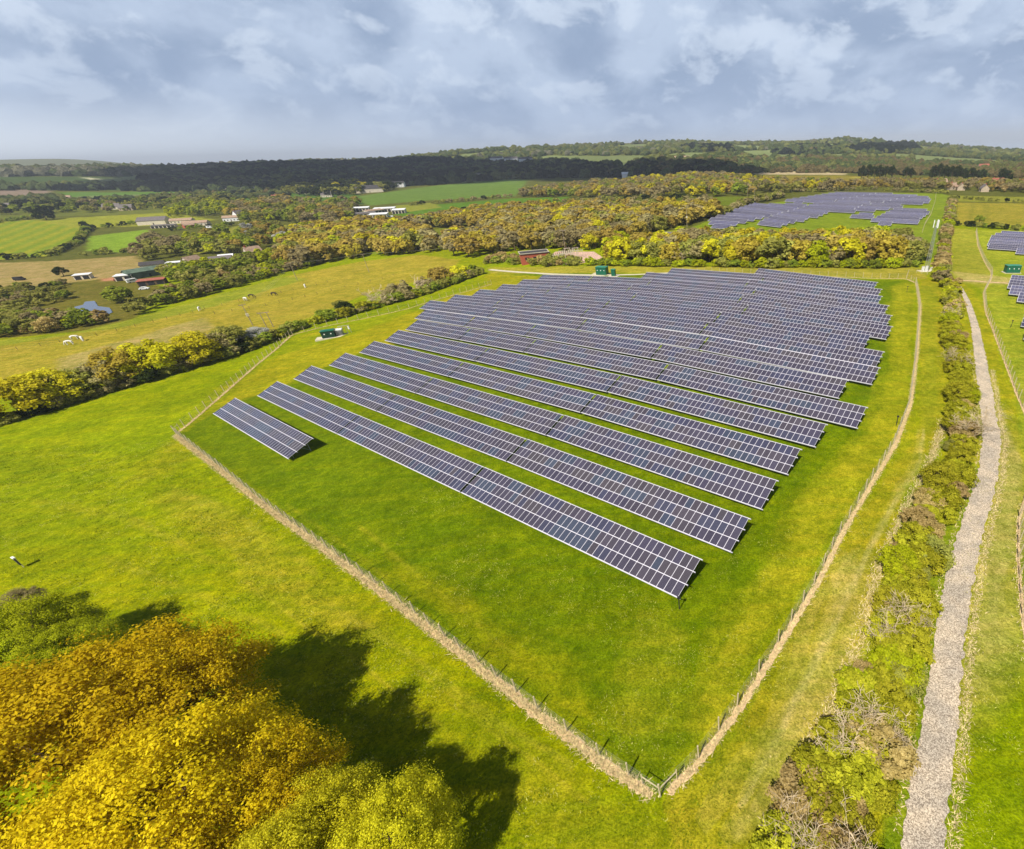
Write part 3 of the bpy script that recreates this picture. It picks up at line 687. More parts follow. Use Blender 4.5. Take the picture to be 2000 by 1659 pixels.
def normals(S):
    T = np.gradient(S, axis=0); T /= np.linalg.norm(T, axis=1)[:, None]+1e-9; return np.stack([-T[:, 1], T[:, 0]], 1)
def build_fences():
    G = 'deer fence sides round the main solar field'
    wd = 1.15
    for pts, lb, k in ((FW1, 'post and wire fence running from the west corner down to the front corner', 1), (FE1, 'post and wire fence along the right side of the main solar field', 2),
                       (FN1, 'post and wire fence behind the rearmost panel rows below the trees', 3), (FL1, 'post and wire fence along the left side past the dark green kiosk', 4)):
        fence(pts, lb, G)
    for nm, pts, w_, s_, n, sh in (('dry_verge', FW1, .66, 3, 24000, -.33), ('dry_verge', FE1, .55, 9, 18000, -.3), ('dry_verge', FN1, .7, 13, 2500, 0), ('dry_verge', FL1, .5, 17, 6000, .15)):
        # the strip lies just outside the posts
        S = strip(nm, pts, w_, M['dry'], kind='structure', jag=.5, seed=s_, shift=sh, step=.18, fine=.4)
        tufts('dry_grass', S+sh*normals(S), w_*1.1, n, M['straw'], hgt_=(.06, .3), seed=s_)
    fence(FEA, 'post and wire fence winding down the right edge past the small green cabin', 'fence of the right hand solar field', gap=3.3)
    S = strip('dry_verge', FEA, .42, M['dry'], jag=.45, seed=23); tufts('dry_grass', S, .6, 3500, M['straw'], seed=23)
    E2 = [(2012, 955), (1990, 1010), (1988, 1090), (1996, 1200), (2015, 1320)]
    fence(E2, 'nearest stretch of post and wire fence on the right edge of the photo', 'fence of the right hand solar field', gap=3.3)
    S = strip('dry_verge', E2, .4, M['dry'], jag=.45, seed=29); tufts('dry_grass', S, .8, 900, M['straw'], seed=29)
    G2 = 'thin paddock fences on the left'
    fence([(-60, 700), (80, 676), (190, 656), (300, 630), (400, 604), (500, 584), (640, 552)], 'thin dark post fence across the horse paddock, upper line', G2, h=1.15, r=.07, gap=5.5, wires=2, pm=M['bark'], brace=False, kind_mesh=False)
    fence([(420, 614), (520, 598), (620, 575), (700, 556), (770, 540)], 'thin dark post fence across the horse paddock, lower line', G2, h=1.15, r=.07, gap=5.5, wires=2, pm=M['bark'], brace=False, kind_mesh=False)
    fence([(1801, 455), (1806, 440), (1818, 420), (1826, 395), (1828, 380)], 'pale fence line along the right side of the far solar field', 'fences of the far solar field', gap=4, wires=2, kind_mesh=False)
    fence([(1770, 546), (1774, 533), (1790, 533), (1832, 541)], 'short pale rail fence at the foot of the telecom mast', 'fences round the compounds', gap=2.4, wires=3, h=1.3, kind_mesh=False)

# ------------------------------------------------------------------ trees
def leafmat(name, c1, c2, trans=0.42, rnd=0.15):
    m_ = bpy.data.materials.new(name); m_.use_nodes = True; t = m_.node_tree; t.nodes.clear()
    a = N(t, 'ShaderNodeAttribute', attribute_name='Col'); s = N(t, 'ShaderNodeSeparateColor'); L(t, a.outputs[0], s.inputs[0])
    oi = N(t, 'ShaderNodeObjectInfo')
    c = mixc(t, s.outputs[0], c1, c2)
    hs = N(t, 'ShaderNodeHueSaturation'); L(t, c, hs.inputs['Color'])
    L(t, mth(t, 'ADD', mth(t, 'MULTIPLY', oi.outputs['Random'], 0.016), 0.493), hs.inputs['Hue'])
    L(t, mth(t, 'ADD', mth(t, 'MULTIPLY', oi.outputs['Random'], rnd*2), 1-rnd), hs.inputs['Value'])
    d = N(t, 'ShaderNodeBsdfDiffuse'); tr = N(t, 'ShaderNodeBsdfTranslucent'); mx = N(t, 'ShaderNodeMixShader'); mx.inputs[0].default_value = trans
    L(t, hs.outputs[0], d.inputs[0]); L(t, hs.outputs[0], tr.inputs[0]); L(t, d.outputs[0], mx.inputs[1]); L(t, tr.outputs[0], mx.inputs[2])
    o = N(t, 'ShaderNodeOutputMaterial'); L(t, mx.outputs[0], o.inputs[0]); return m_
K = 0.95
LEAF = {
 'gold': leafmat('golden_oak_leaves', lin(196, 170, 14, K), lin(246, 220, 40, K)),
 'amber': leafmat('amber_oak_leaves', lin(164, 148, 44, K), lin(222, 202, 84, K)),
 'yellow': leafmat('yellow_green_leaves', lin(178, 168, 18, K), lin(238, 228, 56, K)),
 'orange': leafmat('orange_brown_buds', lin(150, 134, 58, K), lin(210, 184, 90, K)),
 'brown': leafmat('brown_twig_haze', lin(142, 130, 84, K), lin(196, 182, 126, K)),
 'olive': leafmat('olive_leaves', lin(126, 130, 54, K), lin(196, 192, 94, K)),
 'green': leafmat('fresh_green_leaves', lin(110, 130, 36, K), lin(186, 196, 68, K)),
 'lime': leafmat('lime_green_leaves', lin(140, 152, 10, K), lin(216, 220, 44, K)),
 'shrub': leafmat('yellow_green_shrub_leaves', lin(116, 120, 12, K), lin(222, 216, 62, K)),
 'tan': leafmat('tan_budding_shrub', lin(150, 128, 66, K), lin(224, 200, 134, K)),
 'dark': leafmat('dark_evergreen', lin(36, 44, 24, K), lin(70, 82, 38, K)),
 'white': leafmat('white_blossom', lin(150, 148, 132, K), lin(226, 226, 214, K)),
}
def crown_mesh(name, seed, ncl, per, ls, mtl, flat=0.35, hollow=0.5, r0=.26, r1=.42, spread=.72, jit=.35, inner=.45, loose=0.0):
    """leaf clumps spread through a crown of radius 1, flat-bottomed"""
    rng = np.random.default_rng(seed); n = ncl*per
    d = rng.normal(size=(ncl, 3)); d /= np.linalg.norm(d, axis=1)[:, None]; d[:, 2] = np.where(d[:, 2] < -flat, -d[:, 2]*rng.random(ncl), d[:, 2])
    c = d*(rng.uniform(inner, 1, ncl)**.5*spread)[:, None]; c[:, 0] *= rng.uniform(.88, 1.1); c[:, 1] *= rng.uniform(.88, 1.1)
    cr_ = rng.uniform(r0, r1, ncl); tone = rng.random(ncl)
    idx = np.repeat(np.arange(ncl), per); e = rng.normal(size=(n, 3)); e[:, 2] += .35; e += c[idx]*.9; e /= np.linalg.norm(e, axis=1)[:, None]
    p = c[idx] + e*(cr_[idx]*rng.uniform(.72-.5*loose, 1.08+.35*loose, n))[:, None]*(1, 1, 1-.35*loose)
    k = (np.linalg.norm(p, axis=1) > hollow) & (p[:, 2] > -0.75); p = p[k]; e = e[k]; idx = idx[k]; n = len(p)
    nr = e + rng.normal(size=(n, 3))*.5 + np.array([0, 0, .4]); nr /= np.linalg.norm(nr, axis=1)[:, None]
    u = np.cross(nr, rng.normal(size=(n, 3))); u /= np.linalg.norm(u, axis=1)[:, None]; v = np.cross(nr, u)
    s = ls*rng.uniform(.6, 1.35, n)[:, None]; s2 = s*rng.uniform(.55, .9, n)[:, None]
    V = np.stack([p-u*s, p-v*s2*.9+nr*s*.12, p+u*s, p+v*s2-nr*s*.1], 1).reshape(-1, 3)
    t = np.clip((.55-.2*loose)*tone[idx]+(.45+.2*loose)*rng.random(n)+jit*(rng.random(n)-.5)*.5, 0, 1); col = np.repeat(t, 4)[:, None]*np.ones(3)
    return np_mesh(name, V, np.arange(n*4).reshape(n, 4), [mtl], col=col)
def trunk_mesh(seed, m_, limbs=5):
    rnd = random.Random(seed); b = MB(); top = Vector((rnd.uniform(-.05, .05), rnd.uniform(-.05, .05), .55))
    b.tube((0, 0, -.06), top*.5, .042, .034, n=7, cap=False); b.tube(top*.5, top, .034, .024, n=7, cap=False)
    for i in range(limbs):
        a = i*6.283/limbs+rnd.uniform(-.4, .4); r = rnd.uniform(.16, .3); s = top*rnd.uniform(.55, 1.0)
        e = Vector((math.cos(a)*r, math.sin(a)*r, rnd.uniform(.62, .86))); b.tube(s, s.lerp(e, .5)+Vector((0, 0, .03)), .020, .013, n=5, cap=False); b.tube(s.lerp(e, .5)+Vector((0, 0, .03)), e, .013, .004, n=5, cap=False)
    return b.mesh('trunk', m_)
def bare_mesh(seed, m_, depth=6, fine=.0022):
    """leafless tree: long sprawling limbs that fork again and again; returns limb mesh and twig mesh, height about 1"""
    rnd = random.Random(seed); A = MB(); B = MB()
    def grow(p, d, l, r, k):
        q = p; n = 3 if k < 3 else 2
        for i in range(n):
            d = (d+Vector((rnd.uniform(-.3, .3), rnd.uniform(-.3, .3), rnd.uniform(-.16, .22)))).normalized(); e = q+d*l/n
            (A if k < 3 else B).tube(q, e, max(fine, r), max(fine*.8, r*.8), n=(5 if k < 3 else 3), cap=False); q = e; r *= .8
            if k >= 1 and k < depth:
                ax = Vector((rnd.gauss(0, 1), rnd.gauss(0, 1), rnd.gauss(.2, .5))).normalized(); grow(q, (d*.6+ax*.8).normalized(), l*rnd.uniform(.4, .62), r*.6, k+2)
        if k >= depth: return
        for i in range(3 if k == 0 else 2):
            ax = Vector((rnd.gauss(0, 1), rnd.gauss(0, 1), rnd.gauss(.15, .45))).normalized()
            nd = (d*.55+ax*.75).normalized() if k else Vector((math.cos(i*2.1+seed), math.sin(i*2.1+seed), .75)).normalized()
            nd.z = max(nd.z, -.1); grow(q, nd, l*rnd.uniform(.7, .95) if k else l*2.0, r*.8, k+1)
    grow(Vector((0, 0, -.03)), Vector((0, 0, 1)), .13, .022, 0)
    return A.mesh('trunk', m_), B.mesh('crown', m_)
CR = {}
def crowns(sp, lod):
    key = (sp, lod)
    if key in CR: return CR[key]
    h = sum(ord(c) for c in sp)
    if lod == 0: r = [crown_mesh('crown', h+i*17, 240, 330, .0135, LEAF[sp], r0=.08, r1=.22, spread=.97, flat=.15, inner=.5, loose=1.0) for i in range(3)]
    elif lod == 1: r = [crown_mesh('crown', h+i*19, 70, 110, .046, LEAF[sp], r0=.13, r1=.28, spread=.84, flat=.5, loose=.55) for i in range(3)]
    elif lod == 2: r = [crown_mesh('crown', h+i*23, 34, 46, .095, LEAF[sp], r0=.2, r1=.32, spread=.78, flat=.6) for i in range(4)]
    else: r = [crown_mesh('crown', h+i*29, 20, 22, .17, LEAF[sp], r0=.22, r1=.36, spread=.78, flat=.6) for i in range(4)]
    CR[key] = r; return r
TRUNKS = [trunk_mesh(i, M['bark']) for i in range(3)]
BARE = [bare_mesh(i, M['palebark']) for i in (1, 2, 3)]
BARE2 = [bare_mesh(10+i, M['palebark'], depth=5, fine=.006) for i in range(2)]
NAMES = {'gold': 'gold-leaved oak', 'yellow': 'yellow-green oak', 'orange': 'orange-brown budding oak', 'brown': 'brown half-leafless tree', 'olive': 'olive green tree', 'green': 'fresh green tree', 'lime': 'bright lime green tree',
         'shrub': 'yellow-green leafy shrub', 'tan': 'tan budding shrub', 'dark': 'dark evergreen', 'white': 'white blossoming thorn', 'bare': 'leafless pale-branched tree'}
PENDING = []   # every tree and shrub is first listed, then built: the ones that show largest each as a thing, the rest as one mass per kind
KIND = {'gold': 'oak', 'yellow': 'oak', 'orange': 'oak', 'amber': 'oak', 'dark': 'evergreen', 'bare': 'bare tree'}
def tree(x, y, h, sp, belt, rw=None, shrub=False, lod=None, z=None, rnd=random.Random(5), label=None, low=None):
    g_ = gpt(x, y); D = math.sqrt(x*x+y*y+(CAMH-g_.z)**2)
    if not label:
        px = topix(g_+Vector((0, 0, h*.6)))[0][0]
        if px[0] < -40 or px[0] > 2040 or px[1] > 1760: return
    kind = 'shrub' if shrub else KIND.get(sp, 'tree')
    PENDING.append(dict(g=g_, D=D, h=h, sp=sp, belt=belt, rw=rw, shrub=shrub, lod=lod, label=label, low=low, kind=kind, rot=rnd.random()*6.283, r=[rnd.random() for _ in range(5)]))
def crown_place(t):
    h, rw, shrub = t['h'], t['rw'], t['shrub']
    low = (.02 if shrub else .1) if t['low'] is None else t['low']
    rz = h*(1-low)/1.75; R = rw or (rz*1.32 if not shrub else h*.82)
    return (0, 0, h*low+rz*.75), (R*(.92+.18*t['r'][0]), R*(.92+.18*t['r'][1]), rz)
def tree_lod(t):
    D = t['D']
    if t['lod'] is not None: return t['lod']
    return 1 if D < 150 else 2 if D < 330 else 3
def build_tree(t):
    sp, h, shrub = t['sp'], t['h'], t['shrub']
    nm = 'shrub' if shrub else {'oak': 'oak_tree', 'evergreen': 'evergreen_tree', 'bare tree': 'bare_tree'}.get(t['kind'], 'leafy_tree')
    o = empty(nm, t['g'], t['rot'])
    if sp == 'bare':
        k = int(t['r'][2]*2.99); a, b = BARE[k] if t['D'] < 170 else BARE2[k % 2]; rw = t['rw'] or 1; s = (h/.82*rw, h/.82*rw, h/.82)
        link('trunk', a, o, scl=s); link('crown', b, o, scl=s)
    else:
        loc, scl = crown_place(t); ms = crowns(sp, tree_lod(t))
        link('crown', ms[int(t['r'][2]*len(ms)*.999)], o, loc, scl=scl)
        link('trunk', TRUNKS[int(t['r'][3]*2.99)], o, scl=(h, h, h*.96))
    return o
SHORT = {'gold': 'gold oak', 'amber': 'amber oak', 'yellow': 'yellow-green oak', 'orange': 'orange-brown oak', 'brown': 'brown twiggy tree', 'olive': 'olive tree', 'green': 'green tree', 'lime': 'lime green tree',
         'shrub': 'yellow-green shrub', 'tan': 'tan shrub', 'dark': 'dark evergreen', 'white': 'white blossoming thorn', 'bare': 'leafless tree'}
def build_trees(limit=285):
    byk = {}
    for t in PENDING: byk.setdefault(t['kind'], []).append(t)
    belts = {}; counts = {}
    for kind, lst in byk.items():
        lst.sort(key=lambda t: (0 if t['label'] else 1, -t['h']/t['D']))
        counts[kind] = len(lst)
        for t in lst[:limit]:
            o = build_tree(t); cat = {'bare tree': 'tree', 'oak': 'oak', 'evergreen': 'evergreen', 'shrub': 'shrub'}.get(kind, 'tree')
            if t['label']: tag(o, t['label'], cat)
            else: belts.setdefault((t['belt'], t['sp'], t['shrub']), []).append((o, cat))
        rest = lst[limit:]
        if rest:
            AV = []; AC = []; MI = []; mats = []
            for t in rest:
                sp = 'brown' if t['sp'] == 'bare' else t['sp']; ms = crowns(sp, 3); me = ms[int(t['r'][2]*len(ms)*.999)]; loc, scl = crown_place(t)
                n = len(me.vertices); V = np.empty(n*3, dtype=np.float32); me.vertices.foreach_get('co', V); V = V.reshape(-1, 3)
                c = np.empty(n*4, dtype=np.float32); me.color_attributes['Col'].data.foreach_get('color', c); c = c.reshape(-1, 4)[:, :3]*(.55+.6*t['r'][4])
                ca, sa = math.cos(t['rot']), math.sin(t['rot']); V = V*np.array(scl)+np.array(loc)
                V = np.stack([V[:, 0]*ca-V[:, 1]*sa, V[:, 0]*sa+V[:, 1]*ca, V[:, 2]], 1)+np.array(t['g'])
                if LEAF[sp] not in mats: mats.append(LEAF[sp])
                AV.append(V); AC.append(np.clip(c, 0, 1)); MI.append(np.full(n//4, mats.index(LEAF[sp])))
            V = np.concatenate(AV); nm = {'oak': 'oak_woods', 'shrub': 'undergrowth', 'tree': 'mixed_woods', 'evergreen': 'evergreen_woods'}.get(kind, 'thickets')
            o = link(nm, np_mesh(nm, V, np.arange(len(V)).reshape(-1, 4), mats, np.concatenate(MI), col=np.concatenate(AC)))
            tag(o, {'oak': 'mass of smaller orange-brown oaks making up the far woods', 'shrub': 'mass of low hedge undergrowth further back', 'tree': 'mass of small mixed trees filling the far woods and hedges'}.get(kind, 'mass of small far trees'), 'woodland' if kind != 'shrub' else 'undergrowth', kind='stuff')
    print('trees', counts)
    for (belt, sp, shrub), lst in belts.items():
        nm = SHORT[sp]
        if shrub and 'shrub' not in nm and 'thorn' not in nm: nm = nm.replace(' tree', '').replace(' twiggy', '').replace(' evergreen', '')+' shrub'
        px = [topix(o.location)[0][0][0] for o, c in lst]; py = [topix(o.location)[0][0][1] for o, c in lst]
        vert = belt.startswith('|'); bl = belt.lstrip('|')
        order = sorted(range(len(lst)), key=(lambda i: -py[i]) if vert else (lambda i: px[i]))
        for k, i in enumerate(order):
            o, cat = lst[i]
            if len(lst) == 1: lb = 'only %s %s' % (nm, bl)
            elif vert: lb = '%s %s from the bottom %s' % (ordn(k+1), nm, bl)
            else: lb = '%s %s from the left %s' % (ordn(k+1), nm, bl)
            if len(lb.split()) > 16: print('LONG', lb)
            tag(o, lb, cat, nm+'s '+bl)
def scatter(pts, spacing, mix, hr, belt, seed=1, shrub=False, jitter=.38, world=None, maxn=400, inset=0, hmul=None):
    """trees of a wood: jittered grid inside an outline on the ground"""
    poly = world or wpoly(pts); P = np.array(poly); lo, hi = P.min(0), P.max(0); rnd = random.Random(seed); out = []
    nx = int((hi[0]-lo[0])/spacing)+2; ny = int((hi[1]-lo[1])/spacing)+2
    if nx*ny > 60000: spacing *= math.sqrt(nx*ny/60000)
    cand = []
    for i in range(nx):
        for j in range(ny):
            cand.append((lo[0]+(i+.5*(j % 2)+rnd.uniform(-jitter, jitter))*spacing, lo[1]+(j+rnd.uniform(-jitter, jitter))*spacing))
    cand = np.array(cand); ok = inpoly(cand, poly); cand = cand[ok]
    if len(cand) > maxn: cand = cand[np.random.default_rng(seed).permutation(len(cand))[:maxn]]
    sps = [a for a, b in mix]; wts = [b for a, b in mix]
    for x, y in cand:
        sp = rnd.choices(sps, wts)[0]; h = rnd.uniform(*hr)
        if sp == 'bare': h *= .85
        tree(x, y, h, sp, belt, shrub=shrub, rnd=rnd)
def hedge(pts, spacing, mix, hr, belt, seed=1, shrub=True, wob=.8):
    P = [at(*p).to_2d() for p in pts]; rnd = random.Random(seed)
    for a, b in zip(P[:-1], P[1:]):
        n = max(1, int((b-a).length/spacing))
        for k in range(n):
            q = a.lerp(b, (k+rnd.random()*.5)/n); h = rnd.uniform(*hr); sp = rnd.choices([m_[0] for m_ in mix], [m_[1] for m_ in mix])[0]
            tree(q.x+rnd.uniform(-wob, wob), q.y+rnd.uniform(-wob, wob), h, sp, belt, shrub=shrub, rnd=rnd)

def build_vegetation():
    # --- the big golden oaks in the lower left corner and the green trees behind them
    for (px, py, z, h, rw, sp, lb) in [
        (130, 1440, 8, 15.5, 8.0, 'gold', 'huge golden oak filling the lower left corner of the photo'),
        (325, 1365, 7.5, 13.0, 5.8, 'gold', 'large golden oak whose crown reaches furthest up into the grass field'),
        (330, 1600, 8, 14.5, 7.0, 'gold', 'large golden oak at the bottom edge left of the yellow ones'),
        (-60, 1620, 8, 15.0, 8.0, 'gold', 'golden oak cut off by the bottom left corner of the photo'),
        (500, 1560, 6.5, 11.5, 4.6, 'gold', 'smaller golden oak between the large golden crowns and the tree shadow'),
        (640, 1600, 6, 10.0, 3.6, 'yellow', 'bright yellow-green oak at the bottom edge beside the smaller golden oak'),
        (765, 1650, 5.5, 9.6, 3.7, 'yellow', 'rightmost bright yellow-green oak at the bottom edge'),
        (560, 1720, 6, 10.5, 4.4, 'yellow', 'yellow-green oak cut off by the bottom edge below the golden oaks'),
        (20, 1240, 4, 9.5, 5.0, 'lime', 'lime green tree at the left edge behind the golden oaks'),
        (110, 1270, 3.5, 8.0, 3.8, 'lime', 'lime green tree between the left edge tree and the golden crowns'),
        (-60, 1330, 4, 9.0, 5.0, 'lime', 'lime green tree cut off by the left edge'),
        (100, 1205, 2.5, 5.0, 2.6, 'olive', 'low olive bush just above the lime green trees at the left edge'),
        (10, 1150, 2, 4.5, 2.2, 'brown', 'small brown twiggy bush at the left edge below the dark field post')]:
        p = atz(px, py, z); tree(p.x, p.y, h, sp, 'x', rw=rw, lod=0, label=lb, low=.08)
    # --- hedgerow beside the gravel track
    H1 = [(1846, 556), (1850, 640), (1858, 720), (1868, 800), (1852, 900), (1800, 1000), (1750, 1100), (1722, 1250), (1655, 1400), (1590, 1500), (1530, 1660), (1520, 1740),
          (1680, 1740), (1700, 1600), (1722, 1500), (1744, 1400), (1768, 1250), (1812, 1100), (1852, 1000), (1888, 900), (1892, 800), (1882, 720), (1868, 640), (1862, 560)]
    scatter(H1, 1.75, [('shrub', 8), ('tan', 1.3), ('olive', .5), ('lime', .5)], (1.7, 3.4), '|in the gravel track hedgerow', 3, shrub=True, maxn=290)
    for (px, py, h, rw, lb) in [(1745, 1250, 5.0, .95, 'leafless tree with pale sprawling branches beside the gravel track, nearer the photo middle'),
                            (1672, 1470, 5.4, 1.0, 'pair of leafless sprawling crowns low in the hedgerow, the second from the bottom edge'),
                            (1600, 1690, 5.6, 1.0, 'leafless tree in the hedgerow at the bottom edge of the photo'),
                            (1890, 862, 5.8, 1.1, 'widest leafless tree arching from the hedgerow over the gravel track'),
                            (1868, 722, 5.2, 1.0, 'leafless tree in the hedgerow above the arching one'),
                            (1856, 626, 4.4, 1.0, 'small leafless tree at the far end of the hedgerow')]:
        p = at(px, py); tree(p.x, p.y, h, 'bare', 'x', rw=rw, label=lb)
    hedge([(1835, 552), (1838, 520), (1845, 470), (1852, 430), (1860, 392)], 3.0, [('olive', 2), ('tan', 2), ('lime', 1), ('brown', 2)], (2.5, 5), 'in the hedge past the telecom mast', 5)
    hedge([(1848, 552), (1880, 556)], 2.2, [('tan', 2), ('olive', 1)], (1.5, 2.4), 'on the rough bank above the track end', 6)
    # --- row of oaks and thorns along the left of the near field
    for (px, py, h, sp) in [(-40, 830, 8, 'yellow'), (40, 815, 8.5, 'yellow'), (105, 795, 8, 'yellow'), (160, 778, 6.5, 'olive'), (205, 765, 7, 'brown'), (245, 752, 8.3, 'amber'), (300, 737, 8.6, 'yellow'),
                            (345, 722, 6.5, 'bare'), (388, 712, 8.0, 'yellow'), (420, 700, 6.5, 'brown'), (452, 690, 7, 'olive'), (485, 678, 4.6, 'white'), (506, 670, 4.2, 'white')]:
        p = at(px, py); tree(p.x, p.y+1.5, h*1.18, sp, 'in the left field hedge', lod=1, low=.05)
    hedge([(-60, 845), (20, 824), (150, 786), (300, 742), (420, 706), (500, 680)], 2.2, [('olive', 3), ('green', 1), ('dark', 1), ('brown', 2)], (2.2, 4.0), 'along the left field hedge foot', 8)
    hedge([(505, 676), (590, 640), (700, 612), (830, 575), (940, 535)], 2.4, [('olive', 4), ('green', 2), ('shrub', 2), ('brown', 1)], (2.6, 4.4), 'in the hedge behind the small dark kiosk', 9)
    for (px, py, h, sp) in [(678, 612, 4.5, 'dark'), (668, 606, 4, 'olive'), (742, 598, 8.5, 'bare'), (785, 584, 8, 'brown'), (815, 576, 7.5, 'bare'), (760, 590, 5, 'brown'), (868, 556, 8.5, 'orange'), (900, 547, 7, 'yellow'), (835, 566, 6, 'brown'), (925, 536, 4.5, 'green')]:
        p = at(px, py); tree(p.x, p.y, h, sp, 'rising behind the small dark kiosk', low=.12)
    # --- scrub round the pond and farm
    scatter([(-60, 625), (100, 616), (135, 632), (225, 626), (300, 598), (340, 575), (450, 545), (600, 505), (640, 512), (420, 572), (300, 606), (200, 636), (-60, 668)], 5.0, [('green', 4), ('olive', 5), ('lime', 1.2), ('brown', 1.8), ('tan', 1)], (3.5, 6.5), 'in the scrub by the horse paddock', 11, maxn=230)
    scatter([(-60, 570), (60, 565), (130, 552), (140, 590), (90, 602), (-60, 620)], 5.5, [('olive', 5), ('dark', 1), ('green', 1), ('brown', 1)], (2.5, 5), 'in the scrub left of the pond', 12, maxn=60)
    for (px, py, h, rw, sp, lb) in [(238, 590, 8, 6.2, 'green', 'big round green tree between the pond and the red roofed shed'), (92, 430, 17, 11.5, 'dark', 'very large dark round tree standing alone on the far left'),
                               (530, 436, 10, 5.5, 'lime', 'bright lime round tree right of the white farmhouse'), (505, 432, 11, 3.6, 'dark', 'narrow dark evergreen beside the bright lime round tree'),
                               (1912, 436, 5.5, 3.2, 'green', 'round green tree rising from the dark hedge near the right edge'), (125, 540, 6, 4, 'dark', 'dark round bush left of the small white shelter')]:
        p = at(px, py); tree(p.x, p.y, h, sp, 'x', rw=rw, label=lb, low=.04, lod=2)
    scatter([(265, 500), (300, 470), (350, 478), (350, 505), (300, 512)], 9, [('brown', 3), ('olive', 2)], (8, 11), 'behind the green roofed barn', 13, maxn=20)
    scatter([(350, 500), (380, 470), (500, 450), (560, 445), (560, 480), (470, 500), (430, 500)], 9.5, [('green', 4), ('lime', 2), ('olive', 3), ('orange', 2), ('white', .5)], (7, 11), 'in the trees above the barns', 14, maxn=60)
    scatter([(320, 535), (440, 520), (560, 495), (560, 505), (450, 540), (340, 560)], 7, [('green', 4), ('olive', 3), ('lime', 1)], (5, 8), 'right of the red roofed shed', 15, maxn=50)
    # --- oak woods across the middle
    scatter([(560, 480), (600, 455), (700, 440), (760, 446), (860, 465), (850, 492), (780, 500), (640, 512), (560, 530)], 8.5, [('orange', 5), ('amber', 2.5), ('brown', 3), ('olive', 1.5), ('yellow', 1.5), ('lime', .5)], (8.5, 12), 'in the wood above the horse paddock', 16, maxn=200)
    scatter([(740, 450), (850, 432), (950, 414), (1110, 410), (1330, 413), (1400, 409), (1396, 426), (1300, 452), (1235, 475), (1150, 488), (1000, 494), (900, 505), (860, 492), (880, 470), (960, 462), (945, 445), (850, 446)], 8.6,
            [('orange', 5), ('brown', 4.5), ('amber', 2.2), ('yellow', 1.5), ('olive', 1.6)], (8, 11.5), 'in the big brown wood', 17, maxn=520)
    scatter([(1170, 513), (1330, 518), (1500, 520), (1700, 520), (1790, 516), (1800, 495), (1740, 478), (1600, 486), (1480, 486), (1340, 484), (1210, 496)], 6.6,
            [('yellow', 4), ('amber', 2.5), ('olive', 3), ('brown', 2.2), ('bare', .8), ('lime', 1.6), ('orange', 1.2)], (7.5, 11.5), 'in the belt behind the back fence', 18, maxn=260)
    hedge([(1150, 518), (1300, 521), (1500, 524), (1700, 524), (1795, 521)], 3.2, [('green', 3), ('lime', 2), ('olive', 2)], (2.6, 4.2), 'along the back fence foot', 19)
    scatter([(950, 516), (1075, 521), (1150, 519), (1120, 511), (1085, 506), (1010, 505), (955, 508)], 4.2, [('olive', 4), ('green', 2), ('tan', 2)], (2.6, 4.2), 'in front of the brick substation', 20, shrub=True, maxn=60)
    scatter([(1010, 384), (1040, 376), (1150, 360), (1300, 352), (1440, 350), (1480, 356), (1640, 368), (1655, 374), (1560, 376), (1470, 382), (1390, 386), (1150, 387)], 10.5,
            [('orange', 3), ('brown', 4), ('olive', 3), ('yellow', 1.6), ('green', 1)], (9, 12), 'in the wood behind the far solar field', 21, maxn=560)
    scatter([(430, 424), (480, 400), (560, 392), (640, 400), (700, 398), (690, 432), (600, 440), (470, 436)], 16, [('brown', 3), ('olive', 3), ('orange', 2), ('green', 2), ('amber', 1)], (9, 13), 'round the white farmhouse and beyond', 22, maxn=140)
    scatter([(330, 425), (330, 408), (400, 398), (440, 404), (440, 420), (400, 424)], 12, [('lime', 3), ('green', 3), ('olive', 1)], (9, 13), 'behind the long grey barn', 23, maxn=30)
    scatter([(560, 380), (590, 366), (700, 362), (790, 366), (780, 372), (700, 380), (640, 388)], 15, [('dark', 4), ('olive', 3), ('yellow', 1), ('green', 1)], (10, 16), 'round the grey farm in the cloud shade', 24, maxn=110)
    scatter([(-60, 410), (300, 392), (460, 384), (470, 398), (330, 408), (200, 416), (-60, 424)], 19, [('dark', 2), ('olive', 4), ('brown', 2), ('green', 3)], (7, 11), 'in the scattered trees on the far left', 25, maxn=130)
    B = 'in the left hedges'
    for k, (pts, sp) in enumerate([([(-40, 512), (100, 501), (150, 478), (172, 450), (160, 438)], 6), ([(165, 500), (270, 492), (330, 470)], 6), ([(-40, 440), (60, 428), (140, 412)], 8), ([(178, 448), (290, 436), (340, 434)], 7), ([(330, 452), (470, 440), (560, 426)], 7)]):
        hedge(pts, sp, [('olive', 3), ('green', 2), ('dark', 2)], (3, 5.5), B+' '+['around the striped hay field', 'below the small green field', 'near the large lone tree', 'above the small green field', 'below the long grey barn'][k], 30+k, wob=1.5)
    B = 'in the middle hedges'
    for k, (pts, sp) in enumerate([([(720, 443), (770, 438), (860, 420), (1000, 402), (1110, 394)], 8), ([(800, 402), (900, 394), (1005, 384)], 8), ([(1110, 392), (1250, 392), (1400, 391)], 7)]):
        hedge(pts, sp, [('olive', 3), ('brown', 2), ('dark', 1)], (3, 6), B+' '+['on the lower side', 'on the upper side', 'beside the far solar field'][k], 40+k, wob=1.5)
    hedge([(1410, 424), (1450, 402), (1480, 395), (1530, 385)], 6, [('olive', 3), ('brown', 2)], (4, 7), 'left of the far solar field', 46)
    hedge([(1868, 441), (1910, 444), (1960, 448), (2040, 455)], 3.6, [('olive', 3), ('dark', 2), ('green', 2)], (2.2, 4), 'in the dark hedge near the right edge', 47)
    hedge([(1868, 388), (1930, 393), (2040, 400)], 6, [('olive', 3), ('dark', 2)], (2.5, 3.6), 'in the thin upper right hedge', 48)
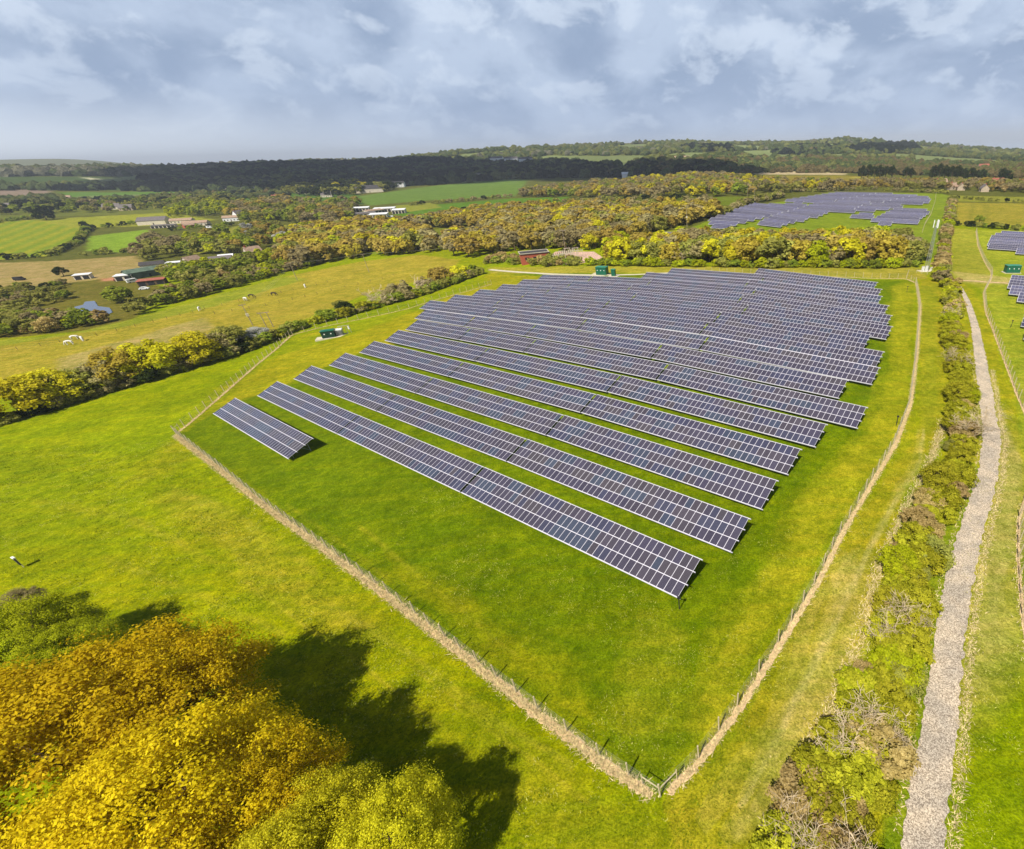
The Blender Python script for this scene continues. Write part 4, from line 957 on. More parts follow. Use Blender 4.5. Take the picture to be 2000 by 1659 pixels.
    hedge([(1540, 376), (1700, 371), (1860, 380)], 7, [('olive', 3), ('brown', 2)], (3, 5), 'behind the rearmost far solar tables', 49)
    for k, (px, h) in enumerate([(1682, 18), (1694, 20), (1706, 17), (1717, 19), (1729, 17), (1741, 18), (1768, 16), (1778, 15), (1820, 18), (1832, 20), (1843, 18), (1856, 17), (1868, 18), (1880, 15), (1893, 16), (1905, 13), (1915, 14), (1955, 15), (1966, 13)]):
        p = at(px, 350+(px-1680)*.02); tree(p.x, p.y, h, 'dark', 'in the tall pine line at right', rw=6.0, low=.15, lod=2)
    scatter([(1640, 366), (1800, 370), (1860, 372), (2040, 380), (2040, 364), (1900, 361), (1760, 358), (1650, 360)], 11, [('brown', 5), ('olive', 3), ('orange', 2), ('tan', 1)], (6, 9), 'round the red roofed hamlet on the right', 50, maxn=200)

# ------------------------------------------------------------------ distant woodland as one mass of crowns
def ico(sub):
    import bmesh
    bm = bmesh.new(); bmesh.ops.create_icosphere(bm, subdivisions=sub, radius=1.0); bmesh.ops.triangulate(bm, faces=bm.faces)
    bm.verts.ensure_lookup_table(); V = np.array([v.co[:] for v in bm.verts]); F = np.array([[v.index for v in f.verts] for f in bm.faces]); bm.free()
    keep = (V[F][:, :, 2].mean(1) > -.45); return V, F[keep]
def woodland(name, regions, seed, label, gaps=True):
    rng = np.random.default_rng(seed); V0, F0 = ico(2); nv = len(V0); shapes = []
    for k in range(8):
        r = 1+.30*(vnoise(V0[:, 0]*3+k*9, V0[:, 1]*3+V0[:, 2]*2, 1.0, k)-.5)*2+rng.normal(0, .06, nv); s = V0*r[:, None]; s[:, 2] *= .85; shapes.append(s)
    AV = []; AF = []; AC = []; off = 0
    for (pts, n, rad, cols, wts) in regions:
        P = []
        poly = wpoly(pts); pa = np.array(poly); lo, hi = pa.min(0), pa.max(0)
        while len(P) < n:
            c = rng.uniform(lo, hi, (n*3, 2)); c = c[inpoly(c, poly)]
            if len(c) == 0: break
            P += list(c)
        P = np.array(P[:n]); P = P[(not gaps) | (np.hypot(P[:, 0], P[:, 1]) < 1300) | (vnoise(P[:, 0], P[:, 1], 210, 21)*.6+vnoise(P[:, 0], P[:, 1]*.6, 120, 22)*.4 < .60)]; z = hgt(P[:, 0], P[:, 1]); 
        patchy = vnoise(P[:, 0], P[:, 1], 130, 7)*.6+vnoise(P[:, 0], P[:, 1], 45, 8)*.4
        cs = np.array(cols); cw = np.cumsum(wts)/np.sum(wts)
        for i in range(len(P)):
            s = shapes[rng.integers(0, 8)]; R = rad*rng.uniform(.6, 1.25); a = rng.random()*6.283; ca, sa = math.cos(a), math.sin(a)
            Q = np.stack([s[:, 0]*ca-s[:, 1]*sa, s[:, 0]*sa+s[:, 1]*ca, s[:, 2]*rng.uniform(.8, 1.15)], 1)*R
            Q += [P[i, 0], P[i, 1], z[i]+R*.35]; AV.append(Q); AF.append(F0+off); off += nv
            f = min(.999, max(0, (patchy[i]-.5)*1.5+.5+rng.normal(0, .22))); c = cs[int(np.searchsorted(cw, f))]*rng.uniform(.8, 1.2); AC.append(np.tile(c, (nv, 1)))
    me = np_mesh(name, np.concatenate(AV), np.concatenate(AF), [WOODMAT], col=np.concatenate(AC)); o = link(name, me); tag(o, label, 'woodland', kind='stuff')
def wood_mat():
    m_ = bpy.data.materials.new('distant_foliage'); m_.use_nodes = True; t = m_.node_tree; b = t.nodes['Principled BSDF']; b.inputs['Roughness'].default_value = 1; b.inputs['Specular IOR Level'].default_value = 0
    a = N(t, 'ShaderNodeAttribute', attribute_name='Col'); n = N(t, 'ShaderNodeTexNoise'); n.inputs['Scale'].default_value = .35; n.inputs['Detail'].default_value = 6; n.inputs['Roughness'].default_value = .7
    tc_ = N(t, 'ShaderNodeTexCoord'); L(t, tc_.outputs['Object'], n.inputs['Vector'])
    L(t, mixc(t, 1.0, a.outputs[0], mixc(t, ramp(t, n.outputs[0], .32, .68), (.55, .55, .5), (1.45, 1.45, 1.35)), 'MULTIPLY'), b.inputs['Base Color'])
    bp = N(t, 'ShaderNodeBump'); bp.inputs['Distance'].default_value = 2.5; L(t, n.outputs[0], bp.inputs['Height']); L(t, bp.outputs[0], b.inputs['Normal']); return m_
WOODMAT = wood_mat()
def build_woodland():
    k = .58
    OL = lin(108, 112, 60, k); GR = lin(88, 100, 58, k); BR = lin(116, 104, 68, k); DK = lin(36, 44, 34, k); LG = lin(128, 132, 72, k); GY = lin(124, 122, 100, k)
    woodland('woodland', [
        ([(1420, 344), (1480, 334), (1650, 330), (1780, 326), (1900, 330), (2200, 345), (2200, 352), (1850, 345), (1650, 338), (1480, 338)], 1100, 5.5, [OL, BR, BR, GR], [3, 3, 2, 1]),
        ([(1100, 343), (1200, 322), (1450, 315), (1700, 315), (2200, 322), (2200, 342), (1900, 326), (1700, 330), (1480, 333), (1430, 342)], 2600, 7.5, [OL, BR, GR, GR, LG], [3, 3, 2, 2, 1]),
        ([(900, 318), (1150, 305), (1400, 300), (1700, 298), (2200, 312), (2200, 322), (1700, 315), (1450, 315), (1200, 322), (1000, 325)], 2600, 9, [OL, GR, LG, BR, GR], [3, 3, 2, 1, 1]),
        ([(760, 313), (900, 299), (1050, 290), (1250, 281), (1500, 279), (1700, 277), (1900, 292), (2200, 306), (2200, 312), (1700, 299), (1400, 300), (1100, 306), (900, 318)], 3600, 10.5, [GR, OL, LG, GY, GR], [3, 3, 2, 1, 2]),
        ], 61, 'mass of olive and brown woodland covering the hills along the right skyline')
    woodland('woodland', [
        ([(1652, 299), (1690, 290), (1740, 285), (1788, 288), (1794, 299), (1720, 301)], 900, 12, [DK], [1]),
        ([(1320, 291), (1400, 287), (1440, 290), (1430, 296), (1350, 296)], 200, 10, [DK], [1]),
        ([(1500, 300), (1560, 288), (1640, 290), (1660, 300), (1580, 306)], 260, 10, [DK, GR], [1, 2])], 62, 'dark conifer plantations standing on the far hills', gaps=False)
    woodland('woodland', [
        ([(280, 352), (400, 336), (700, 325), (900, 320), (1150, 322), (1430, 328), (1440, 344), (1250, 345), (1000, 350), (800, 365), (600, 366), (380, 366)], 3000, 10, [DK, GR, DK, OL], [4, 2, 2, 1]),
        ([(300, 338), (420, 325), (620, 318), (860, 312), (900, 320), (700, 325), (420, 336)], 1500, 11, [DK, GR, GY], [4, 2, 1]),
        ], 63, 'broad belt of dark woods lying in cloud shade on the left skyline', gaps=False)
    woodland('woodland', [
        ([(-100, 346), (180, 345), (330, 344), (360, 333), (200, 331), (-100, 338)], 900, 12, [GY, GR, OL], [3, 2, 1]),
        ([(-100, 366), (300, 362), (560, 372), (500, 384), (420, 376), (100, 372), (-100, 374)], 420, 9, [DK, GR, OL], [2, 2, 1]),
        ([(-100, 392), (150, 386), (420, 380), (560, 376), (560, 388), (300, 394), (-100, 404)], 520, 6.5, [GR, OL, DK, BR], [2, 2, 1, 1]),
        ], 64, 'hazy lines of far trees between the fields on the left')

# ------------------------------------------------------------------ buildings
def house(px, py, ln, wd, hh, az, wall, roof, label, cat='house', pitch=.5, chim=0, name='house', windows=True, over=.35, group=None, door=True):
    """gabled building, ground centre at a reference pixel, long axis turned az degrees"""
    p = at(px, py); o = empty(name, p, math.radians(az)); x, y = ln/2, wd/2; rh = y*pitch*2*.5
    b = MB(); z0 = -1.2
    c = [(-x, -y), (x, -y), (x, y), (-x, y)]
    for i in range(4):
        a, d = c[i], c[(i+1) % 4]; b.face([(a[0], a[1], z0), (d[0], d[1], z0), (d[0], d[1], hh), (a[0], a[1], hh)])
    b.face([(x, -y, hh), (x, y, hh), (x, 0, hh+rh)]); b.face([(-x, y, hh), (-x, -y, hh), (-x, 0, hh+rh)])
    link('wall', b.mesh('wall', wall), o)
    r = MB(); sl_ = rh/y; t = .14
    for s in (-1, 1):
        e = s*(y+over); ze = hh-over*sl_
        P = [(-x-over, e, ze+.02), (x+over, e, ze+.02), (x+over, 0, hh+rh+.02), (-x-over, 0, hh+rh+.02)]
        if s > 0: P = P[::-1]
        Q = [(a, b_, z+t) for a, b_, z in P]; r.face(Q)
        r.face(P[::-1])
        for i in range(4): j = (i+1) % 4; r.face([P[i], P[j], Q[j], Q[i]])
    rf = link('roof', r.mesh('roof', roof), o)
    for k in range(chim):
        cx = (-x*.7 if k == 0 else x*.7); q = MB(); q.box(cx-.45, cx+.45, -.35, .35, hh+rh*.5, hh+rh+1.1); link('chimney', q.mesh('chimney', M['brick']), rf)
    if windows:
        n = max(2, int(ln/3.2)); fl = 2 if hh > 4.2 else 1
        for s in (-1, 1):
            for f in range(fl):
                for i in range(n):
                    if door and f == 0 and i == n//2: continue
                    xx = -x+ln*(i+.5)/n; zc = 1.5+f*2.6; q = MB(); q.box(xx-.55, xx+.55, s*y-.03, s*y+.03, zc-.6, zc+.6); link('window', q.mesh('window', M['glass']), o)
    if door:
        q = MB(); n = max(2, int(ln/3.2)); xx = -x+ln*(n//2+.5)/n; q.box(xx-.5, xx+.5, -y-.04, -y+.04, 0, 2.05); link('door', q.mesh('door', M['dark'] if not windows else M['bark']), o)
    tag(o, label, cat, group); return o
def shed(px, py, ln, wd, hh, az, wall, roof, label, name='shed', cat='shed', openside=True, slope=.08, group=None):
    """single-pitch shed with dark openings along its low side"""
    p = at(px, py); o = empty(name, p, math.radians(az)); x, y = ln/2, wd/2; h2 = hh+wd*slope
    b = MB(); b.face([(-x, y, -1), (-x, y, h2), (x, y, h2), (x, y, -1)][::-1])
    for s in (-1, 1): b.face([(s*x, -y, -1), (s*x, y, -1), (s*x, y, h2), (s*x, -y, hh)])
    b.face([(-x, -y, -1), (x, -y, -1), (x, -y, hh), (-x, -y, hh)]); link('wall', b.mesh('wall', wall), o)
    r = MB(); P = [(-x-.3, -y-.4, hh+.03), (x+.3, -y-.4, hh+.03), (x+.3, y+.3, h2+.06), (-x-.3, y+.3, h2+.06)]; Q = [(a, c, z+.12) for a, c, z in P]; r.face(Q); r.face(P[::-1])
    for i in range(4): j = (i+1) % 4; r.face([P[i], P[j], Q[j], Q[i]])
    link('roof', r.mesh('roof', roof), o)
    if openside:
        n = max(2, int(ln/3.5))
        for i in range(n):
            xx = -x+ln*(i+.5)/n; q = MB(); w_ = ln/n*.38; q.box(xx-w_, xx+w_, -y-.03, -y+.05, 0, hh*.8); link('opening', q.mesh('opening', M['dark']), o)
    tag(o, label, cat, group); return o
def build_buildings():
    # farm by the pond
    house(282, 541, 15, 9, 3.6, 62, M['dkgreenroof'], M['dkgreenroof'], 'large barn with dull green sheet roof beside the red roofed shed', 'barn', name='barn', windows=False, pitch=.35)
    shed(301, 556, 11.5, 5, 2.6, 28, M['bark'], M['redroof'], 'long open shed with a rusty red roof in front of the green barn')
    shed(248, 547, 8, 5, 2.8, 25, M['cream'], M['whiteroof'], 'white roofed lean-to left of the green barn')
    shed(166, 545, 7.5, 4, 2.6, 25, M['cream'], M['whiteroof'], 'small white topped field shelter left of the farm')
    house(303, 524, 12, 6, 2.8, 30, M['cream'], M['darkroof'], 'low dark roofed stable behind the green barn', 'stable', name='stable', windows=False)
    shed(347, 521, 9, 4, 2.8, 25, M['cream'], M['whiteroof'], 'white roofed stable right of the low dark roofed stable')
    house(381, 521, 9, 7, 3.4, 80, M['cream'], M['tanroof'], 'tan tiled cottage with steep roof right of the white roofed stable', 'house', pitch=.9)
    house(425, 515, 18, 7, 2.8, 28, M['cream'], M['slate'], 'long low grey roofed house beside the tan cottage', windows=True)
    house(446, 509, 8, 5, 2.8, 28, M['redroof'], M['whiteroof'], 'small pink walled shed at the right end of the farm', 'shed', name='shed', windows=False)
    # second farm
    house(304, 438, 27, 14, 4.4, 18, M['cream'], M['slate'], 'very long barn with plain grey roof across the fields', 'barn', name='barn', windows=False)
    shed(322, 445, 22, 6, 2.6, 18, M['cream'], M['slate'], 'low grey shed in front of the very long barn')
    house(358, 436, 22, 8, 3.2, 16, M['cream'], M['tanroof'], 'tan roofed farm building right of the very long barn', 'barn', name='barn')
    house(385, 441, 24, 8, 3.2, 16, M['cream'], M['tanroof'], 'cream farm cottages with a low tan roof', 'house')
    house(370, 445, 9, 6, 2.8, 60, M['brick'], M['tanroof'], 'little orange brown outbuilding in front of the cream cottages', 'shed', name='shed', windows=False)
    house(455, 432, 16, 8, 4, 22, M['white'], M['tanroof'], 'white walled cottage left of the tall white farmhouse', windows=True)
    house(473, 430, 11, 9, 6, 70, M['white'], M['slate'], 'tall white gabled farmhouse among trees', chim=1, pitch=1.0)
    # white sheds
    for k, (px, py, l_, a, rf, lb) in enumerate([(704, 413, 22, 20, 'whiteroof', 'leftmost white roofed shed of the busy farmyard'), (716, 424, 20, 25, 'slate', 'grey roofed shed in front of the white farmyard sheds'), (733, 418, 20, 60, 'tanroof', 'tan roofed building in the centre of the busy farmyard'),
                                       (753, 414, 24, 15, 'whiteroof', 'big white roofed open barn at the farmyard'), (781, 417, 14, 15, 'whiteroof', 'separate small white shed right of the farmyard'), (742, 426, 18, 15, 'whiteroof', 'low white shed at the front of the farmyard')]):
        shed(px, py, l_, 10, 4, a, M['cream'], M[rf], lb)
    house(677, 438, 26, 7, 2.6, 15, M['cream'], M['tanroof'], 'low cream building left of the busy farmyard')
    house(750, 449, 22, 11, 4, -45, M['brick'], M['redroof'], 'house with a faded red roof half hidden in the oak wood', pitch=.9)
    house(500, 504, 9, 7, 4, 60, M['cream'], M['tanroof'], 'cottage with cream gable buried in the orange trees', pitch=1.0, chim=1)
    house(643, 449, 24, 6, 2.6, -35, M['cream'], M['slate'], 'long narrow pale roof among the oaks', 'barn', name='barn', windows=False)
    house(722, 376, 46, 22, 6, 25, M['cream'], M['darkroof'], 'dark grey double barn on the shaded farm', 'barn', name='barn', windows=False)
    house(778, 366, 26, 14, 7, 15, M['white'], M['darkroof'], 'white farmhouse with dark roof at the edge of the shaded wood')
    house(598, 378, 40, 14, 6, -35, M['cream'], M['slate'], 'pale grey roofed farm building behind dark trees', 'barn', name='barn', windows=False)
    house(480, 378, 60, 20, 5, 10, M['slate'], M['slate'], 'long flat grey roof beyond the shaded trees', 'barn', name='barn', windows=False)
    house(925, 349, 46, 14, 7, 5, M['white'], M['slate'], 'white building at the far edge of the big green field')
    house(1224, 347, 18, 14, 6, 5, M['white'], M['whiteroof'], 'tiny white shed in the brown woods in the middle distance', 'shed', name='shed', windows=False)
    for k, (px, py, lb) in enumerate([(972, 319, 'leftmost of three far white houses on the wooded slope'), (1000, 320, 'middle of three far white houses on the wooded slope'), (1028, 321, 'rightmost of three far white houses on the wooded slope')]):
        house(px, py, 40, 18, 14, 10*k, M['white'], M['slate'], lb)
    house(1310, 470, 10, 6, 2.8, -20, M['cream'], M['slate'], 'pale hut beside the far solar field entrance', 'hut', name='hut', windows=False)
    # hamlet on the right
    for (px, py, l_, a, wl, rf, lb) in [(1836, 362, 17, 10, 'cream', 'tanroof', 'leftmost cottage of the hamlet, with white windows'), (1862, 371, 14, 20, 'cream', 'tanroof', 'low white gabled cottage in front of the hamlet'), (1876, 372, 10, 70, 'white', 'tanroof', 'small white gable right of the low cottage'),
                                        (1905, 362, 20, 5, 'cream', 'tanroof', 'long tan roofed house in the hamlet'), (1946, 361, 18, 10, 'brick', 'redroof', 'large orange-red roofed house of the hamlet'), (1921, 375, 8, 80, 'white', 'slate', 'white arched gable near the big orange-red roof'),
                                        (1993, 364, 18, 30, 'brick', 'redroof', 'red roofed house cut by the right edge')]:
        house(px, py, l_*.85, 7.5, 3.4, a, M['brick'] if wl == 'brick' else M['tanwall'], M[rf], lb, pitch=.9, chim=1)

# ------------------------------------------------------------------ equipment
def slab(px, py, ln, wd, az, label):
    p = at(px, py); o = empty('concrete_slab', p, math.radians(az)); b = MB(); b.box(-ln/2, ln/2, -wd/2, wd/2, -.6, .22); link('slab', b.mesh('slab', M['concrete']), o)
    me = o.children[0] if False else None
    return o
def kiosk(px, py, ln, wd, hh, az, label, slab_l=None, marks=3, slab_label=None, paint='green'):
    p = at(px, py); rz = math.radians(az)
    if slab_l:
        b = MB(); b.box(-slab_l[0]/2, slab_l[0]/2, -slab_l[1]/2, slab_l[1]/2, -.5, .18); s = link('concrete_slab', b.mesh('concrete_slab', M['concrete'])); s.location = p; s.rotation_euler = (0, 0, rz); tag(s, slab_label, 'slab')
    o = empty('transformer_kiosk', p+Vector((0, 0, .185)), rz); x, y = ln/2, wd/2
    b = MB(); b.box(-x, x, -y, y, 0, hh); link('body', b.mesh('body', M[paint]), o)
    b = MB(); P = [(-x-.15, -y-.15), (x+.15, -y-.15), (x+.15, y+.15), (-x-.15, y+.15)]
    for i in range(4):
        a, c = P[i], P[(i+1) % 4]; b.face([(a[0], a[1], hh+.004), (c[0], c[1], hh+.004), (c[0], c[1], hh+.12), (a[0], a[1], hh+.12)]); b.face([(a[0], a[1], hh+.12), (c[0], c[1], hh+.12), (c[0]*.35, c[1]*.35, hh+.32), (a[0]*.35, a[1]*.35, hh+.32)])
    b.face([(q[0]*.35, q[1]*.35, hh+.32) for q in P]); b.face([(q[0], q[1], hh+.004) for q in P[::-1]]); link('roof', b.mesh('roof', M['greenroof'] if paint == 'green' else M['green']), o)
    n = max(1, int(ln/1.3))
    for i in range(n):
        xx = -x+ln*(i+.5)/n; b = MB(); b.box(xx-ln/n*.42, xx+ln/n*.42, -y-.03, -y+.01, .12, hh-.15); d = link('door', b.mesh('door', M[paint]), o)
        if i < marks:
            q = MB(); q.box(xx-.16, xx+.16, -y-.05, -y-.034, hh*.55, hh*.55+.34); link('warning_plate', q.mesh('warning_plate', M['white']), d)
    tag(o, label, 'kiosk'); return o
def pole(px, py, h, label, group='wooden utility poles', arm=1.6, az=0, trafo=False, hframe=0.0, r=.15):
    p = at(px, py); o = empty('utility_pole', p, math.radians(az)); b = MB(); xs = (0,) if not hframe else (-hframe/2, hframe/2)
    for x in xs:
        b = MB(); b.tube((x, 0, -.5), (x, 0, h), r, r*.7, n=7); link('pole', b.mesh('pole', M['polewood']), o)
    b = MB(); A = arm+hframe/2; b.box(-A, A, -.09, .09, h-.35, h-.15); link('crossarm', b.mesh('crossarm', M['polewood']), o)
    for x in (-A*.92, 0, A*.92):
        b = MB(); b.tube((x, 0, h-.15), (x, 0, h+.22), .07, .05, n=6); link('insulator', b.mesh('insulator', M['ceramic']), o)
    if trafo: b = MB(); b.box(-.45, .45, -.65, -.18, h*.45, h*.45+1.0); link('transformer', b.mesh('transformer', M['concrete']), o)
    tag(o, label, 'utility pole', group); return [o.location+Vector((math.cos(math.radians(az))*x, math.sin(math.radians(az))*x, h+.2)) for x in (-A*.92, 0, A*.92)]
def wires(a, b, label):
    m_ = MB()
    for p, q in zip(a, b):
        prev = p; d = (q-p).length
        for k in range(1, 13):
            t = k/12; c = p.lerp(q, t); c.z -= 4*t*(1-t)*d*.02; m_.tube(prev, c, .018, n=3, cap=False); prev = c
    o = link('overhead_line', m_.mesh('overhead_line', M['wire'])); tag(o, label, 'power line', 'overhead wires')
def build_mast():
    px, py = 1809, 530; p = at(px, py); d = raydir(1829, 432); k = (p.y-0)/d[1]; h = CAMH+d[2]*k-p.z
    h = max(14, min(24, h)); o = empty('telecom_mast', p, math.radians(20)); n = 12; b = MB(); w0, w1 = 1.05, .45
    def pt(c, t): w_ = w0*(1-t)+w1*t; return Vector((c[0]*w_/2*1.2, c[1]*w_/2*1.2, h*t*.88))
    cs = [(-1, -1), (1, -1), (1, 1), (-1, 1)]
    for c in cs: b = MB(); b.tube(pt(c, 0)-Vector((0, 0, .4)), pt(c, 1), .075, .055, n=5); link('leg', b.mesh('leg', M['steel']), o)
    b = MB()
    for i in range(n):
        for k in range(4):
            a, c = cs[k], cs[(k+1) % 4]; b.tube(pt(a, i/n), pt(c, (i+1)/n), .035, n=4, cap=False); b.tube(pt(a, (i+1)/n), pt(c, (i+1)/n), .03, n=4, cap=False)
    link('lattice_bracing', b.mesh('lattice_bracing', M['steel']), o)
    b = MB(); b.tube((0, 0, h*.88), (0, 0, h), .09, n=6); link('top_pole', b.mesh('top_pole', M['steel']), o)
    for k in range(3):
        a = k*2.094+.4; x, y = math.cos(a)*.95, math.sin(a)*.95
        b = MB(); b.box(-.22, .22, -.12, .12, h*.87, h*1.02, M=Matrix.Translation((x, y, 0)) @ Matrix.Rotation(a+1.57, 4, 'Z')); b.tube((0, 0, h*.9), (x, y, h*.9), .03, n=4); b.tube((0, 0, h*.98), (x, y, h*.98), .03, n=4); link('antenna', b.mesh('antenna', M['white']), o)
    tag(o, 'slender grey lattice telecom mast with three white antennas by the back fence', 'mast')
    q = MB(); q.box(-3.2, 3.4, -1.9, 1.9, -.5, .15); s = link('concrete_slab', q.mesh('concrete_slab', M['concrete'])); s.location = p; s.rotation_euler = (0, 0, .2); tag(s, 'pale concrete base under the telecom mast', 'slab')
    for k, (x, y, a, b_, hh, lb) in enumerate([(-1.9, -.9, .8, .7, 1.9, 'left white equipment cabinet at the mast foot'), (-.6, -1.15, .9, .6, 2.1, 'middle white equipment cabinet at the mast foot'), (2.2, .3, .9, .7, 1.2, 'low white equipment cabinet right of the mast foot')]):
        q = MB(); q.box(-a/2, a/2, -b_/2, b_/2, 0, hh); c = empty('equipment_cabinet', p+Vector((x, y, .155)), .2); link('body', q.mesh('body', M['white']), c); q = MB(); q.box(-a/2-.04, a/2+.04, -b_/2-.04, b_/2+.04, hh+.003, hh+.07); link('lid', q.mesh('lid', M['concrete']), c); tag(c, lb, 'cabinet', 'white cabinets at the mast')
def vehicle(px, py, az, paint, label, long=4.3):
    p = at(px, py); o = empty('parked_car' if long < 5 else 'parked_van', p, math.radians(az)); L2 = long/2; b = MB()
    prof = [(-L2, .35), (-L2, .85), (-L2*.82, .95), (-L2*.62, 1.42), (L2*.25, 1.45), (L2*.55, 1.0), (L2*.97, .85), (L2, .35)] if long < 5 else [(-L2, .4), (-L2, 2.2), (L2*.5, 2.25), (L2*.72, 1.3), (L2, 1.1), (L2, .4)]
    for s_ in (-.85, .85): b.face([(x, s_, z) for x, z in (prof if s_ < 0 else prof[::-1])])
    for i in range(len(prof)): a, c = prof[i], prof[(i+1) % len(prof)]; b.face([(a[0], -.85, a[1]), (a[0], .85, a[1]), (c[0], .85, c[1]), (c[0], -.85, c[1])])
    link('body', b.mesh('body', paint), o); q = MB(); q.box(-L2*.55, L2*.3, -.865, .865, .98 if long < 5 else 1.3, 1.32 if long < 5 else 1.9); link('window', q.mesh('window', M['glass']), o)
    for x in (-L2*.62, L2*.62):
        for y in (-.8, .8): q = MB(); q.tube((x, y-.1, .33), (x, y+.1, .33), .33, n=12); link('wheel', q.mesh('wheel', M['dark']), o)
    tag(o, label, 'car' if long < 5 else 'van')
def build_clutter():
    for px, py, l_, a, wl, rf, lb in [(20, 408, 30, 10, 'cream', 'slate', 'pale roofed farm buildings at the far left edge'), (128, 392, 26, 30, 'cream', 'tanroof', 'small far cottage above the very large dark tree'), (222, 409, 30, 15, 'cream', 'slate', 'long low pale shed among far left trees'), (250, 411, 22, 20, 'tanwall', 'slate', 'grey roofed cottage right of the long low pale shed'),
                                      (545, 391, 22, 20, 'cream', 'redroof', 'cottage with faded red roof above the lime round tree'), (640, 385, 24, 15, 'cream', 'slate', 'pale cottage between the shaded farm and the oaks'), (850, 340, 40, 0, 'cream', 'slate', 'far pale cottage inside the shaded woods'), (1060, 325, 50, 5, 'cream', 'tanroof', 'far cottage with tan roof on the wooded slope'),
                                      (1330, 312, 60, 5, 'cream', 'tanroof', 'tiny far house on the right hand hills'), (1920, 330, 26, 0, 'tanwall', 'redroof', 'far red roofed house beyond the pines')]:
        house(px, py, l_*.7, 9, 3.6, a, M[wl], M[rf], lb, pitch=.9)
    for px, py, a, c, lb, l_ in [(283, 566, 20, 'white', 'white car parked before the rusty red roofed shed', 4.3), (262, 552, 60, 'white', 'white van beside the white roofed lean-to', 5.6), (325, 566, 30, 'steel', 'silver car right of the rusty red roofed shed', 4.3), (232, 549, 10, 'redroof', 'dull red car on the bare yard left of the farm', 4.3),
                                 (40, 548, 10, 'dark', 'dark vehicle parked on the brown field at far left', 5.6), (722, 428, 20, 'white', 'white van at the front of the busy farmyard', 5.6), (765, 424, 0, 'white', 'white car right of the busy farmyard sheds', 4.3), (352, 449, 15, 'steel', 'grey car in front of the cream farm cottages', 4.3), (410, 446, 10, 'white', 'white van right of the cream farm cottages', 5.6)]:
        vehicle(px, py, a, M[c], lb, l_)
